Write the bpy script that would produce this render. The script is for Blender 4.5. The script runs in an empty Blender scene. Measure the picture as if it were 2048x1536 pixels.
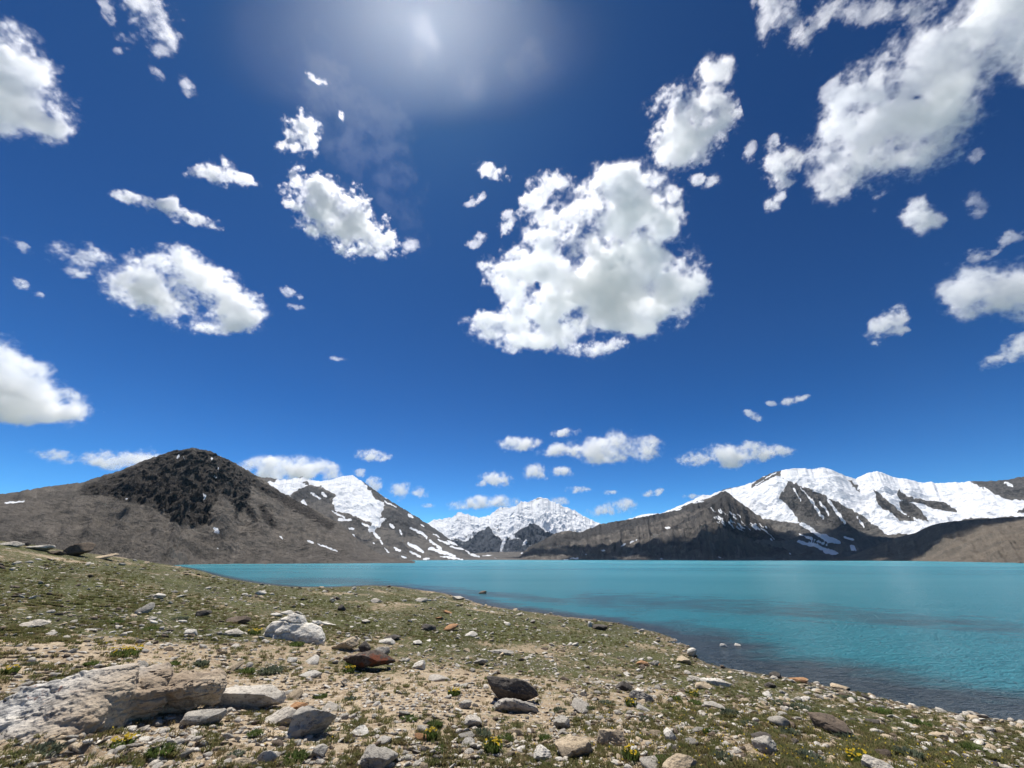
import bpy, math, random
import numpy as np
from mathutils import Vector

R = math.radians
C = bpy.context.scene.collection
scene = bpy.context.scene
rng = np.random.default_rng(11)
random.seed(5)

# ------------------------------------------------------------------ camera maths
F_PX, PITCH, EYE = 772.0, R(24.36), 4.0      # focal length in pixels of a 2048 wide frame, upward tilt, eye above the lake
CP, SP = math.cos(PITCH), math.sin(PITCH)


def rays(x, y):
    x = np.asarray(x, float); y = np.asarray(y, float)
    cx = (x - 1024.0) / F_PX; cy = (768.0 - y) / F_PX
    return np.stack([cx, CP - cy * SP, SP + cy * CP], -1)


def unit(v):
    v = np.asarray(v, float)
    return v / np.linalg.norm(v, axis=-1, keepdims=True)


def project(P):
    P = np.asarray(P, float)
    X = P[..., 0]; Y = P[..., 1]; Z = P[..., 2] - EYE
    d = np.maximum(Y * CP + Z * SP, 1e-6); v = -Y * SP + Z * CP
    return 1024 + F_PX * X / d, 768 - F_PX * v / d


def az_el(x, y):
    d = rays(x, y)
    return np.arctan2(d[..., 0], d[..., 1]), np.arctan2(d[..., 2], np.hypot(d[..., 0], d[..., 1]))


def on_level(x, y, z):
    d = rays(x, y)
    t = (z - EYE) / d[..., 2]
    return d[..., 0] * t, d[..., 1] * t


# ------------------------------------------------------------------ object helpers
def tag(o, label=None, cat=None, group=None, kind=None):
    if label: o['label'] = label
    if cat: o['category'] = cat
    if group: o['group'] = group
    if kind: o['kind'] = kind
    return o


def mesh_np(name, V, Fq, mat=None, smooth=True, attrs=None, link=True):
    """one mesh object from numpy vertices and an (n,3) or (n,4) face array"""
    me = bpy.data.meshes.new(name)
    V = np.ascontiguousarray(V, np.float32); Fq = np.ascontiguousarray(Fq, np.int32)
    k = Fq.shape[1]
    me.vertices.add(len(V)); me.vertices.foreach_set('co', V.ravel())
    me.loops.add(Fq.size); me.loops.foreach_set('vertex_index', Fq.ravel())
    me.polygons.add(len(Fq)); me.polygons.foreach_set('loop_start', np.arange(0, Fq.size, k, dtype=np.int32))
    me.update(calc_edges=True)
    if smooth: me.polygons.foreach_set('use_smooth', np.ones(len(Fq), bool))
    for nm, (typ, arr) in (attrs or {}).items():
        a = me.attributes.new(nm, typ, 'POINT')
        a.data.foreach_set('vector' if typ == 'FLOAT_VECTOR' else 'color' if typ == 'FLOAT_COLOR' else 'value', np.ascontiguousarray(arr, np.float32).ravel())
    if mat: me.materials.append(mat)
    o = bpy.data.objects.new(name, me)
    if link: C.objects.link(o)
    return o


def grid_faces(n, m):
    i = np.arange(n * m).reshape(n, m)
    return np.stack([i[:-1, :-1].ravel(), i[1:, :-1].ravel(), i[1:, 1:].ravel(), i[:-1, 1:].ravel()], -1)


# ------------------------------------------------------------------ noise
_perm = np.random.default_rng(3).permutation(256).astype(np.int64)
_perm = np.concatenate([_perm, _perm, _perm])
_grad = unit(np.random.default_rng(4).normal(size=(256, 3)))


def perlin(P, seed=0):
    P = np.asarray(P, float) + seed * 17.31
    i = np.floor(P).astype(np.int64); f = P - i; i &= 255
    u = f * f * f * (f * (f * 6 - 15) + 10)
    out = 0
    for a in (0, 1):
        A = _perm[i[..., 0] + a]
        wa = u[..., 0] if a else 1 - u[..., 0]
        for b in (0, 1):
            B = _perm[A + ((i[..., 1] + b) & 255)]
            wb = u[..., 1] if b else 1 - u[..., 1]
            for c in (0, 1):
                g = _grad[_perm[B + ((i[..., 2] + c) & 255)]]
                wc = u[..., 2] if c else 1 - u[..., 2]
                out = out + wa * wb * wc * ((f[..., 0] - a) * g[..., 0] + (f[..., 1] - b) * g[..., 1] + (f[..., 2] - c) * g[..., 2])
    return out * 1.6


def fbm(P, octv=5, gain=.5, lac=2.03, seed=0):
    s, a, n = 0, 1.0, 0
    for k in range(octv):
        s = s + a * perlin(P, seed + k); n += a
        P = P * lac; a *= gain
    return s / n


def ridged(P, octv=5, gain=.5, lac=2.03, seed=0):
    s, a, n, w = 0, 1.0, 0, 1.0
    for k in range(octv):
        r = (1 - np.abs(perlin(P, seed + k)) * 1.6).clip(0, 1) ** 2
        s = s + a * r * w; n += a
        w = (r * 1.3).clip(0, 1)
        P = P * lac; a *= gain
    return s / n


def sstep(a, b, x):
    t = ((x - a) / (b - a)).clip(0, 1)
    return t * t * (3 - 2 * t)


# ------------------------------------------------------------------ material helper
class NT:
    def __init__(s, name):
        s.m = bpy.data.materials.new(name); s.m.use_nodes = True
        s.t = s.m.node_tree; s.t.nodes.clear()
        s.out = s.t.nodes.new('ShaderNodeOutputMaterial')

    def n(s, typ, ins=None, **kw):
        nd = s.t.nodes.new('ShaderNode' + typ)
        for k, v in kw.items(): setattr(nd, k, v)
        for k, v in (ins or {}).items():
            if hasattr(v, 'default_value') or isinstance(v, bpy.types.NodeSocket): s.t.links.new(v, nd.inputs[k])
            else: nd.inputs[k].default_value = v
        return nd

    def math(s, op, a, b=0.0, c=None):
        d = {0: a, 1: b}
        if c is not None: d[2] = c
        return s.n('Math', d, operation=op).outputs[0]

    def mix(s, f, a, b, blend='MIX'):
        nd = s.t.nodes.new('ShaderNodeMix'); nd.data_type = 'RGBA'; nd.blend_type = blend
        for k, v in ((0, f), (6, a), (7, b)):
            if isinstance(v, bpy.types.NodeSocket): s.t.links.new(v, nd.inputs[k])
            else: nd.inputs[k].default_value = v if k == 0 else (*v[:3], 1)
        return nd.outputs[2]

    def ramp(s, f, a, b, lo=0.0, hi=1.0, smooth=True):
        return s.n('MapRange', {0: f, 1: a, 2: b, 3: lo, 4: hi}, interpolation_type='SMOOTHSTEP' if smooth else 'LINEAR').outputs[0]

    def noise(s, vec, scale, detail=4, rough=.55, dist=0.0, out=0):
        return s.n('TexNoise', {'Vector': vec, 'Scale': scale, 'Detail': detail, 'Roughness': rough, 'Distortion': dist}).outputs[out]

    def attr(s, name, out='Fac'):
        return s.n('Attribute', attribute_name=name).outputs[out]

    def bsdf(s, col, rough=.9, bump=None, bump_strength=.5, bump_dist=.05, spec=.3):
        p = s.n('BsdfPrincipled', {'Base Color': col if isinstance(col, bpy.types.NodeSocket) else (*col[:3], 1), 'Roughness': rough, 'Specular IOR Level': spec})
        if bump is not None:
            b = s.n('Bump', {'Height': bump, 'Strength': bump_strength, 'Distance': bump_dist})
            s.t.links.new(b.outputs[0], p.inputs['Normal'])
        s.t.links.new(p.outputs[0], s.out.inputs[0])
        return p
EXPO, SUN_STRENGTH, VOL_BOUNCES = .25, 5.0, 12
WATER_A, WATER_B = (.034, .275, .33), (.08, .36, .415)
RAG, TAU = 2.5, .60
SKY_SAT,SKY_GAMMA,SKY_DUST,SKY_OZ,SKY_TINT,SKY_STRENGTH=1.15,1.6,5,3,(.50,.755,.665),.06
# ------------------------------------------------------------------ light, sky, camera
SUN_D = unit(rays(838, -45))                       # the sun stands just above the top of the frame
SUN_AZ = math.atan2(SUN_D[0], SUN_D[1]); SUN_EL = math.asin(SUN_D[2])
scene.view_settings.view_transform = 'Standard'; scene.view_settings.look = 'None'
scene.view_settings.exposure = EXPO; scene.view_settings.gamma = 1
w = bpy.data.worlds.new('World'); scene.world = w; w.use_nodes = True
nt = w.node_tree; nt.nodes.clear()
wo = nt.nodes.new('ShaderNodeOutputWorld'); bg = nt.nodes.new('ShaderNodeBackground')
sky = nt.nodes.new('ShaderNodeTexSky'); sky.sky_type = 'NISHITA'; sky.sun_disc = False
sky.sun_elevation = SUN_EL; sky.sun_rotation = SUN_AZ
sky.altitude = 4500; sky.air_density = 1.0; sky.dust_density = .15; sky.ozone_density = 4.0
bg.inputs[1].default_value = SKY_STRENGTH
nt.links.new(sky.outputs[0], bg.inputs[0]); nt.links.new(bg.outputs[0], wo.inputs[0])
sl = bpy.data.lights.new('sun', 'SUN'); sl.energy = SUN_STRENGTH; sl.angle = R(.53); sl.color = (1, .96, .90)
so = bpy.data.objects.new('sun', sl); C.objects.link(so)
so.rotation_euler = Vector(-SUN_D).to_track_quat('-Z', 'Y').to_euler(); so.location = (0, 0, 60)
cam = bpy.data.cameras.new('camera'); cam.sensor_width = 36; cam.lens = F_PX / 2048 * 36; cam.clip_start = .05; cam.clip_end = 90000
co = bpy.data.objects.new('camera', cam); C.objects.link(co)
co.location = (0, 0, EYE); co.rotation_euler = (R(90) + PITCH, 0, 0)
scene.camera = co
cy_ = scene.cycles
cy_.use_denoising = True
cy_.max_bounces = 14; cy_.volume_bounces = VOL_BOUNCES; cy_.diffuse_bounces = 3; cy_.glossy_bounces = 3; cy_.transparent_max_bounces = 32
cy_.sample_clamp_indirect = 8
hsn = nt.nodes.new('ShaderNodeHueSaturation'); gmn = nt.nodes.new('ShaderNodeGamma')
hsn.inputs['Saturation'].default_value = SKY_SAT; gmn.inputs[1].default_value = SKY_GAMMA
sky.dust_density = SKY_DUST; sky.ozone_density = SKY_OZ
tin = nt.nodes.new('ShaderNodeMix'); tin.data_type = 'RGBA'; tin.blend_type = 'MULTIPLY'; tin.inputs[0].default_value = 1; tin.inputs[7].default_value = (*SKY_TINT, 1)
nt.links.new(sky.outputs[0], hsn.inputs['Color']); nt.links.new(hsn.outputs[0], gmn.inputs[0]); nt.links.new(gmn.outputs[0], tin.inputs[6]); nt.links.new(tin.outputs[2], bg.inputs[0])
# ------------------------------------------------------------------ clouds
def spectral(n, slope, seed):
    """a tiling three dimensional turbulence field with a power law spectrum"""
    g = np.random.default_rng(seed)
    f = np.fft.rfftn(g.normal(size=(n, n, n)).astype(np.float32))
    kx = np.fft.fftfreq(n)[:, None, None] * n; kz = np.fft.rfftfreq(n)[None, None, :] * n
    k = np.sqrt(kx ** 2 + kx.transpose(1, 0, 2) ** 2 + kz ** 2); k[0, 0, 0] = 1
    amp = k ** (-slope / 2); amp[k < 2] = 0
    r = np.fft.irfftn(f * amp, s=(n, n, n)).astype(np.float32)
    return r / r.std()


NF = 160
TURB = spectral(NF, 3.75, 8)
WISP = spectral(NF, 3.2, 18)


def surface_nets(D, level=0.0):
    """closed surface where the field D crosses level; returns vertices in voxel units and quads"""
    S = D > level
    n = np.array(D.shape)
    c = [(a, b, d) for a in (0, 1) for b in (0, 1) for d in (0, 1)]
    sl = lambda a, b, d: (slice(a, n[0] - 1 + a), slice(b, n[1] - 1 + b), slice(d, n[2] - 1 + d))
    cnt = sum(S[sl(*q)].astype(np.int8) for q in c)
    act = (cnt > 0) & (cnt < 8)
    ids = -np.ones(act.shape, np.int64); ids[act] = np.arange(act.sum())
    idx = np.argwhere(act)
    acc = np.zeros((len(idx), 3)); num = np.zeros(len(idx))
    vals = {q: D[sl(*q)][act] - level for q in c}
    for q in c:
        for ax in range(3):
            if q[ax] == 0:
                p = list(q); p[ax] = 1; p = tuple(p)
                a, b = vals[q], vals[p]
                cr = (a > 0) != (b > 0)
                t = np.where(cr, a / np.where(cr, a - b, 1), 0)
                pt = np.tile(np.array(q, float), (len(idx), 1)); pt[:, ax] = t
                acc += np.where(cr[:, None], pt, 0); num += cr
    V = idx + acc / num[:, None]
    quads = []
    for ax in range(3):
        o1, o2 = [(1, 2), (2, 0), (0, 1)][ax]
        A = np.moveaxis(S, ax, 0)
        cr = np.moveaxis(A[:-1] != A[1:], 0, ax); inside = np.moveaxis(A[:-1], 0, ax)
        e = np.argwhere(cr)
        ok = (e[:, o1] > 0) & (e[:, o2] > 0) & (e[:, o1] < n[o1] - 1) & (e[:, o2] < n[o2] - 1)
        e = e[ok]
        ins = inside[tuple(e.T)]
        def at(d1, d2):
            k = e.copy(); k[:, o1] += d1; k[:, o2] += d2
            return ids[tuple(k.T)]
        q = np.stack([at(-1, -1), at(0, -1), at(0, 0), at(-1, 0)], -1)
        q[~ins] = q[~ins][:, ::-1]
        quads.append(q)
    return V, np.concatenate(quads)


def cloud_material(density, aniso, colour=(.998, .984, .987)):
    s = NT('cloud_vapour')
    v = s.n('VolumeScatter', {'Color': (*colour, 1), 'Density': density, 'Anisotropy': aniso})
    s.t.links.new(v.outputs[0], s.out.inputs['Volume'])
    return s.m


def make_cloud(label, puffs, alt=2000.0, tau=4.0, rag=.5, seed=0, depth=1.0, vox=1.7, group=None, maxdist=30000, holes=(), aniso=.5, colour=(.998, .984, .987), name='cloud', shells=((-.36, .045), (-.10, .08), (.14, .17), (.38, .40), (.68, .95))):
    """puffs: ellipses (x, y, rx, ry, turn) as seen in the photograph, given real size at their own height above the lake"""
    P = np.array(puffs, float)
    xs, ys = P[:, 0], P[:, 1]; rr = np.maximum(P[:, 2], P[:, 3])
    cx = (np.min(xs - rr) + np.max(xs + rr)) / 2; cyy = (np.min(ys - rr) + np.max(ys + rr)) / 2
    W = unit(rays(cx, cyy)); dist = min(alt / max(W[2], .03), maxdist)
    U = unit(np.cross(W, [0, 0, 1])); V = np.cross(U, W)
    # bounding box in the tangent frame
    bx = np.concatenate([xs - rr * 1.8, xs + rr * 1.8, xs, xs]); by = np.concatenate([ys, ys, ys - rr * 1.8, ys + rr * 1.8])
    d = rays(bx, by); d = d / (d @ W)[:, None] * dist
    u0, u1 = (d @ U).min(), (d @ U).max(); v0, v1 = (d @ V).min(), (d @ V).max()
    mpp = dist / F_PX * (W[1] * CP + W[2] * SP)      # metres a pixel spans there
    rz = np.minimum(P[:, 2], P[:, 3]) * mpp * depth
    wmax = rz.max() * 1.7
    st = max(vox * mpp, (u1 - u0) / 190, (v1 - v0) / 190)
    gu, gv, gw = (np.arange(a, b + st, st) for a, b in ((u0, u1), (v0, v1), (-wmax, wmax)))
    gw = gw[:150]
    Pt = (W * dist)[None, None] + gu[:, None, None] * U + gv[None, :, None] * V
    px, py = project(Pt + np.array([0, 0, EYE]))
    n = np.zeros((len(gu), len(gv), len(gw)), np.float32) - 9
    soft = 0
    for (x, y, rx, ry, a), z in zip(P, rz):
        ca, sa = math.cos(R(a)), math.sin(R(a))
        dx, dy = px - x, py - y
        q2 = (((dx * ca + dy * sa) / rx) ** 2 + ((-dx * sa + dy * ca) / ry) ** 2)[:, :, None] + (gw[None, None, :] / z) ** 2
        soft = soft + np.exp(-q2 * 1.6)
    for (x, y, rx, ry, a) in holes:
        ca, sa = math.cos(R(a)), math.sin(R(a))
        dx, dy = px - x, py - y
        q2 = (((dx * ca + dy * sa) / rx) ** 2 + ((-dx * sa + dy * ca) / ry) ** 2)
        soft = soft * (1 - .97 * np.exp(-q2 * 1.2))[:, :, None]
    base = np.log(np.maximum(soft, 1e-9)) / 1.6 + 1.0        # smooth union: 1 in the middle, 0 at the rim
    r0 = np.random.default_rng(seed + 100).integers(0, NF, 3)
    px_r = np.median(np.minimum(P[:, 2], P[:, 3])) / (st / mpp)       # puff radius in voxels
    s = max(1, int(round(20 / max(px_r, 4))))                        # small clouds take a finer cut of the turbulence
    ii = [(np.arange(k) * s + o) % NF for k, o in zip(n.shape, r0)]
    T = TURB[np.ix_(*ii)]
    ii = [(np.arange(k) * 2 + o + 50) % NF for k, o in zip(n.shape, r0)]
    T = T * .78 + .5 * WISP[np.ix_(*ii)]
    F = base.clip(-4, .62) + RAG * rag * T * min(1.0, (px_r / 12) ** .3)
    # a flatter underside, as the condensation level cuts it
    F[0] = F[-1] = -1; F[:, 0] = F[:, -1] = -1; F[:, :, 0] = F[:, :, -1] = -1
    Cn = W * dist + np.array([0, 0, EYE])
    thick = 2 * np.median(rz)
    Vs, Qs, Ms, mats, off = [], [], [], [], 0
    for k, (lev, share) in enumerate(shells):                  # nested shells: thin vapour outside, denser core inside
        Vx, Q = surface_nets(F.astype(np.float64), lev)
        if len(Q) < 8: continue
        Vs.append((u0 + Vx[:, :1] * st) * U + (v0 + Vx[:, 1:2] * st) * V + (-wmax + Vx[:, 2:] * st) * W)
        Qs.append(Q[:, ::-1] + off); off += len(Vx)
        Ms.append(np.full(len(Q), len(mats), np.int32)); mats.append(cloud_material(tau * share / thick, aniso, colour))
    if not Vs: return None
    o = mesh_np(name, np.concatenate(Vs), np.concatenate(Qs), None)
    for m in mats: o.data.materials.append(m)
    o.data.polygons.foreach_set('material_index', np.concatenate(Ms)); o.data.update()
    o.location = Cn
    tag(o, label, 'cloud', group or 'clouds drifting in the blue sky')
    return o

SKYG = 'clouds drifting in the blue sky'
CLOUDS = [
 # label, puffs, options
 ('biggest white cumulus, ragged and full of holes, high over the valley head', [(1225,400,62,52,-20),(1180,470,95,62,-20),(1290,440,72,62,0),(1335,425,34,50,10),(1240,520,95,80,0),(1170,545,72,60,0),(1310,560,60,50,20),(1355,560,38,48,0),(1200,610,100,58,0),(1100,630,80,42,10),(1010,655,52,26,5),
   (1040,530,55,32,15),(985,530,32,22,0),(1020,590,48,26,50),(1080,500,42,26,-20),(1270,630,70,38,0),(1100,670,95,26,0),(1210,345,22,16,0)], dict(tau=4.2, rag=.42, seed=1, vox=1.7, depth=.7, alt=1650, holes=[(1075,570,15,42,-12),(1135,583,30,12,0),(1345,498,34,16,20),(1300,372,30,16,20),(1210,672,46,12,0),(985,600,40,22,60)])),
 ('small torn cloud hanging just under the biggest cumulus', [(1172,702,30,16,0),(1225,692,30,12,-30)], dict(tau=2.6, rag=.4, seed=2)),
 ('crooked ragged cloud strip up and left of the biggest cumulus', [(1100,360,36,15,-10),(1080,392,34,24,-35),(1045,422,34,14,-35),(1020,440,14,20,20)], dict(tau=1.5, rag=.45, seed=3)),
 ('little bright cloud tuft above the crooked ragged strip', [(985,345,28,14,20)], dict(tau=2.4, rag=.45, seed=4)),
 ('faint curl of vapour below the little bright tuft', [(955,398,18,9,-30),(942,408,14,6,-10)], dict(tau=0.6, rag=.45, seed=5)),
 ('faint torn wisp beside the upper rim of the biggest cumulus', [(958,478,18,11,-30),(945,490,12,8,0)], dict(tau=0.7, rag=.45, seed=6)),
 ('long slanting white cloud over the left hill, frayed upper end', [(600,365,16,18,40),(630,385,40,22,50),(660,420,62,42,35),(710,455,52,34,30),(755,478,40,18,30),(700,490,32,15,0),(590,412,26,8,10)], dict(tau=3.4, rag=.44, seed=7)),
 ('small tattered wisp off the lower end of the slanting cloud', [(820,488,14,16,20)], dict(tau=0.7, rag=.4, seed=8)),
 ('compact bright cloud just above the slanting frayed one', [(606,265,26,34,-25),(582,290,22,13,-20)], dict(tau=3.0, rag=.42, seed=9)),
 ('tiny bright sliver of cloud near the sun glow', [(683,232,6,11,-10)], dict(tau=1.6, rag=.35, seed=10)),
 ('thin bright streak of cloud inside the sun glow', [(635,158,24,8,25)], dict(tau=1.0, rag=.4, seed=11)),
 ('hooked white cloud above the narrow ribbon cloud', [(400,342,26,14,-25),(440,352,36,16,15),(482,360,30,12,15),(455,328,20,9,40)], dict(tau=2.4, rag=.36, seed=12)),
 ('narrow ribbon of white cloud sloping down to the right', [(245,392,26,12,10),(300,408,42,12,15),(352,424,38,15,20),(400,440,34,11,20),(345,402,12,12,0)], dict(tau=2.4, rag=.36, seed=13)),
 ('long lumpy white cloud lying over the dark hill', [(145,512,44,20,10),(215,525,60,26,12),(290,548,75,36,15),(350,530,40,28,10),(250,585,66,22,14),(330,600,90,36,15),(410,575,60,40,30),(460,615,52,34,35),(385,652,40,18,10),(440,655,45,13,5),(500,630,28,34,-20),(150,545,40,12,15)], dict(tau=4.2, rag=.34, seed=14, vox=1.7)),
 ('two faint scraps of vapour right of the long lumpy cloud', [(580,586,22,9,25),(588,614,18,6,10)], dict(tau=0.7, rag=.4, seed=15)),
 ('short pale streak low beside the long lumpy cloud', [(42,568,24,9,25),(80,590,12,6,15)], dict(tau=1.5, rag=.3, seed=16)),
 ('faint streak of vapour above the short pale one', [(38,490,30,9,25)], dict(tau=.8, rag=.3, seed=17)),
 ('grey bottomed cumulus cut by the frame above the dark hill', [(5,715,40,34,0),(20,760,62,36,0),(60,795,90,38,5),(125,800,44,24,10),(40,828,110,20,0),(-50,770,60,60,0)], dict(tau=6, rag=.28, seed=18, vox=1.7, depth=1.3)),
 ('large white cloud cut by the frame near the top corner', [(5,120,46,60,20),(40,185,62,60,10),(95,225,56,38,15),(20,240,90,36,0),(125,250,26,22,0),(-50,170,70,90,0)], dict(tau=4, rag=.3, seed=19, vox=1.8)),
 ('veil like ragged cloud touching the top edge above the hill', [(215,25,14,26,-25),(290,10,46,26,20),(310,45,26,34,-20),(330,85,24,24,-35),(255,75,20,11,20),(245,100,13,10,0)], dict(tau=0.8, rag=.45, seed=20)),
 ('thin broken wisp trailing below the veil like cloud', [(380,180,30,11,50),(312,145,20,9,50)], dict(tau=0.55, rag=.42, seed=21)),
 ('tiny flat scrap of vapour in clear blue above the glacier mountain', [(675,717,16,5,5)], dict(tau=.9, rag=.3, seed=22)),
 ('tall white cloud right of the biggest cumulus, torn below', [(1385,235,58,50,0),(1375,285,56,40,0),(1345,290,32,24,0),(1400,320,34,16,0)], dict(tau=3.8, rag=.4, seed=23)),
 ('greyish round puff on top of the tall torn cloud', [(1425,148,34,30,20),(1440,185,16,16,0)], dict(tau=1.8, rag=.4, seed=24)),
 ('small faint puff below the tall torn cloud', [(1412,362,24,13,0)], dict(tau=1.6, rag=.4, seed=25)),
 ('slender faint puff between the tall cloud and the cloud bank', [(1498,305,11,18,20)], dict(tau=0.8, rag=.4, seed=26)),
 ('white block shaped cloud beside the tip of the cloud bank', [(1565,330,30,36,10),(1552,282,11,16,0)], dict(tau=2.6, rag=.36, seed=27)),
 ('little puff below the block shaped cloud', [(1546,408,15,16,10),(1562,392,9,9,0)], dict(tau=2.0, rag=.36, seed=28)),
 ('huge slanting cloud bank reaching the upper corner of the sky', [(1675,365,50,32,10),(1680,300,62,52,0),(1755,290,85,66,-35),(1760,205,85,66,-40),(1840,225,95,78,-40),(1860,125,95,58,-40),(1925,180,75,62,-40),(1980,70,90,70,-40),(2050,40,80,80,0),(1700,230,40,60,20),(1660,180,12,36,35),(2100,150,60,60,0)], dict(tau=4, rag=.34, seed=29, vox=1.9, depth=.8, holes=[(1835,195,26,16,0)])),
 ('torn line of cloud along the top edge by the cloud bank', [(1555,20,40,28,20),(1600,72,22,26,0),(1660,22,62,20,-35),(1530,55,14,34,20)], dict(tau=1.1, rag=.42, seed=30)),
 ('pale shred of cloud at the top edge touching the cloud bank', [(1745,15,55,22,-20),(1835,18,55,24,-10)], dict(tau=1.1, rag=.4, seed=31)),
 ('small dome shaped white cloud below the cloud bank', [(1835,432,34,28,-15),(1850,440,28,22,0),(1880,436,14,8,0)], dict(tau=3.0, rag=.26, seed=32)),
 ('faint shred of vapour right of the dome shaped cloud', [(1952,408,18,20,20)], dict(tau=0.5, rag=.4, seed=33)),
 ('dim puff under the lower edge of the cloud bank', [(1950,312,18,13,-30)], dict(tau=0.6, rag=.4, seed=34)),
 ('broad white cloud at the frame edge over the brown hill', [(1950,580,60,42,-10),(2015,575,60,44,0),(1935,620,38,20,-10),(2060,590,50,50,0),(1905,578,24,18,0)], dict(tau=3.8, rag=.3, seed=35)),
 ('thin torn cloud on top of the broad frame edge cloud', [(1958,510,22,13,-10),(2022,474,30,12,-15),(1995,500,24,6,-40)], dict(tau=0.8, rag=.4, seed=36)),
 ('lone arrowhead shaped cloud over the snow peaks', [(1772,650,36,20,-35),(1795,632,20,16,0),(1800,662,18,9,0)], dict(tau=2.8, rag=.34, seed=37)),
 ('wedge of white cloud at the frame edge, lowest on that side', [(2020,705,50,15,-25),(2060,690,40,22,-15)], dict(tau=2.8, rag=.3, seed=38)),
 ('small slanting puff high over the dark ridge', [(1588,800,24,8,-15)], dict(tau=2.0, rag=.34, seed=39)),
 ('thin curved shred next to the small slanting puff', [(1508,832,20,7,20),(1498,826,8,7,0)], dict(tau=1.6, rag=.34, seed=40)),
 ('very small faint puff between the slanting puff and the curved shred', [(1542,807,12,5,0)], dict(tau=1.2, rag=.34, seed=41)),
 ('widest flat based cloud of the row above the white range', [(1195,902,52,20,5),(1250,893,58,24,0),(1290,900,30,18,0),(1205,918,40,10,-10)], dict(tau=4.0, rag=.24, seed=42, vox=1.3)),
 ('wisp curling off the end of the widest flat based cloud', [(1305,880,20,7,15)], dict(tau=1.3, rag=.34, seed=43, vox=1.3)),
 ('oval white cloud at the outer end of the row', [(1025,888,26,13,0),(1050,888,28,13,0)], dict(tau=3.4, rag=.24, seed=44, vox=1.3)),
 ('small white cloud joined to the widest one in the row', [(1115,902,38,12,0),(1135,900,24,11,0)], dict(tau=3.2, rag=.26, seed=45, vox=1.3)),
 ('topmost small puff of the row above the white range', [(1131,866,26,8,-5)], dict(tau=2.6, rag=.28, seed=46, vox=1.2)),
 ('round puff below the row, left one of a close pair', [(1072,944,26,14,0)], dict(tau=3.4, rag=.26, seed=47, vox=1.2)),
 ('round puff below the row, right one of a close pair', [(1123,943,20,11,0)], dict(tau=3.0, rag=.26, seed=48, vox=1.2)),
 ('dumpy white puff straight above the long low cloud', [(993,958,28,14,0)], dict(tau=3.2, rag=.26, seed=49, vox=1.2)),
 ('tiny puff touching the dumpy puff on its outer side', [(964,968,12,6,0)], dict(tau=2.2, rag=.26, seed=50, vox=1.2)),
 ('long low cloud tucked behind the shoulder of the white range', [(930,1008,36,10,-6),(972,1003,34,13,0),(1008,1005,30,12,0)], dict(tau=4, rag=.2, seed=51, vox=1.2)),
 ('soft square puff over the end of the glacier mountain', [(800,982,21,15,10)], dict(tau=2.0, rag=.3, seed=52, vox=1.2)),
 ('smaller soft puff right of the square puff', [(842,984,16,11,10)], dict(tau=2.0, rag=.3, seed=53, vox=1.2)),
 ('flat faint puff under the smaller soft puff', [(856,1011,15,5,0)], dict(tau=1.6, rag=.26, seed=54, vox=1.2)),
 ('white cloud alone above the slope of the glacier mountain', [(738,908,26,11,0),(758,914,22,9,10)], dict(tau=3.4, rag=.26, seed=55, vox=1.2)),
 ('flat little puff above the white range summit, larger of two', [(1155,980,24,7,0)], dict(tau=2.4, rag=.24, seed=56, vox=1.1)),
 ('flat tiny puff beside the larger flat little puff', [(1221,985,14,5,0)], dict(tau=2.2, rag=.24, seed=57, vox=1.1)),
 ('small slanted puff over the start of the dark ridge', [(1308,985,20,7,-10)], dict(tau=2.2, rag=.24, seed=58, vox=1.1)),
 ('low double cloud right of the white range', [(1215,1020,38,11,-5),(1248,1010,24,12,0)], dict(tau=3.0, rag=.26, seed=59, vox=1.2)),
 ('little cloud peeping from behind the white range summit', [(1116,1003,20,9,0)], dict(tau=2.6, rag=.22, seed=60, vox=1.1)),
 ('broad cloud over the first snow peak, uneven underside', [(1455,908,44,17,0),(1510,903,48,16,0),(1550,903,28,10,0),(1460,925,24,12,0)], dict(tau=3.8, rag=.26, seed=61, vox=1.3)),
 ('small cloud trailing off the broad snow peak cloud', [(1388,918,28,13,0)], dict(tau=2.6, rag=.28, seed=62, vox=1.2)),
 ('thin cloud just above the rocky end of the snow peaks', [(1385,993,20,5,0)], dict(tau=1.6, rag=.24, seed=63, vox=1.1)),
 ('long cloud half hidden behind the summit of the dark hill', [(240,920,58,17,0),(190,918,40,13,0),(300,925,40,20,0)], dict(tau=3.2, rag=.24, seed=64, vox=1.3)),
 ('soft outer cloud left of the half hidden long one', [(110,912,46,12,5)], dict(tau=2.2, rag=.24, seed=65, vox=1.3)),
 ('big white cloud bank behind the glacier mountain', [(540,935,60,20,0),(610,934,48,20,0),(580,945,80,18,0),(660,948,18,10,0)], dict(tau=4.5, rag=.2, seed=66, vox=1.3)),
 ('tiny wisp floating over the glacier mountain summit', [(720,945,14,8,10)], dict(tau=1.4, rag=.3, seed=67, vox=1.1)),
 ('small puff rising behind the steep side of the glacier mountain', [(750,968,16,12,10)], dict(tau=2.2, rag=.28, seed=68, vox=1.1)),
]
for lab, puffs, kw in CLOUDS:
    kw['tau'] *= TAU
    make_cloud(lab, puffs, **kw)
VEILS = [
 ('thin hazy veil of ice cloud spread around the sun', [(830,20,330,170,0),(860,110,300,130,0),(640,110,200,110,20)], dict(tau=.019, rag=.03, seed=80, vox=5, depth=.3, aniso=.82)),
 ('faint broad band of veil cloud slanting below the sun', [(640,200,60,120,-30),(720,270,90,60,30),(790,320,50,110,-25),(820,420,26,80,-12)], dict(tau=.02, rag=.34, seed=81, vox=3, depth=.4, aniso=.5)),
]
for lab, puffs, kw in VEILS:
    make_cloud(lab, puffs, alt=6000, name='veil_cloud', colour=(1, 1, 1), group='thin veils of ice cloud', **kw)
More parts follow.
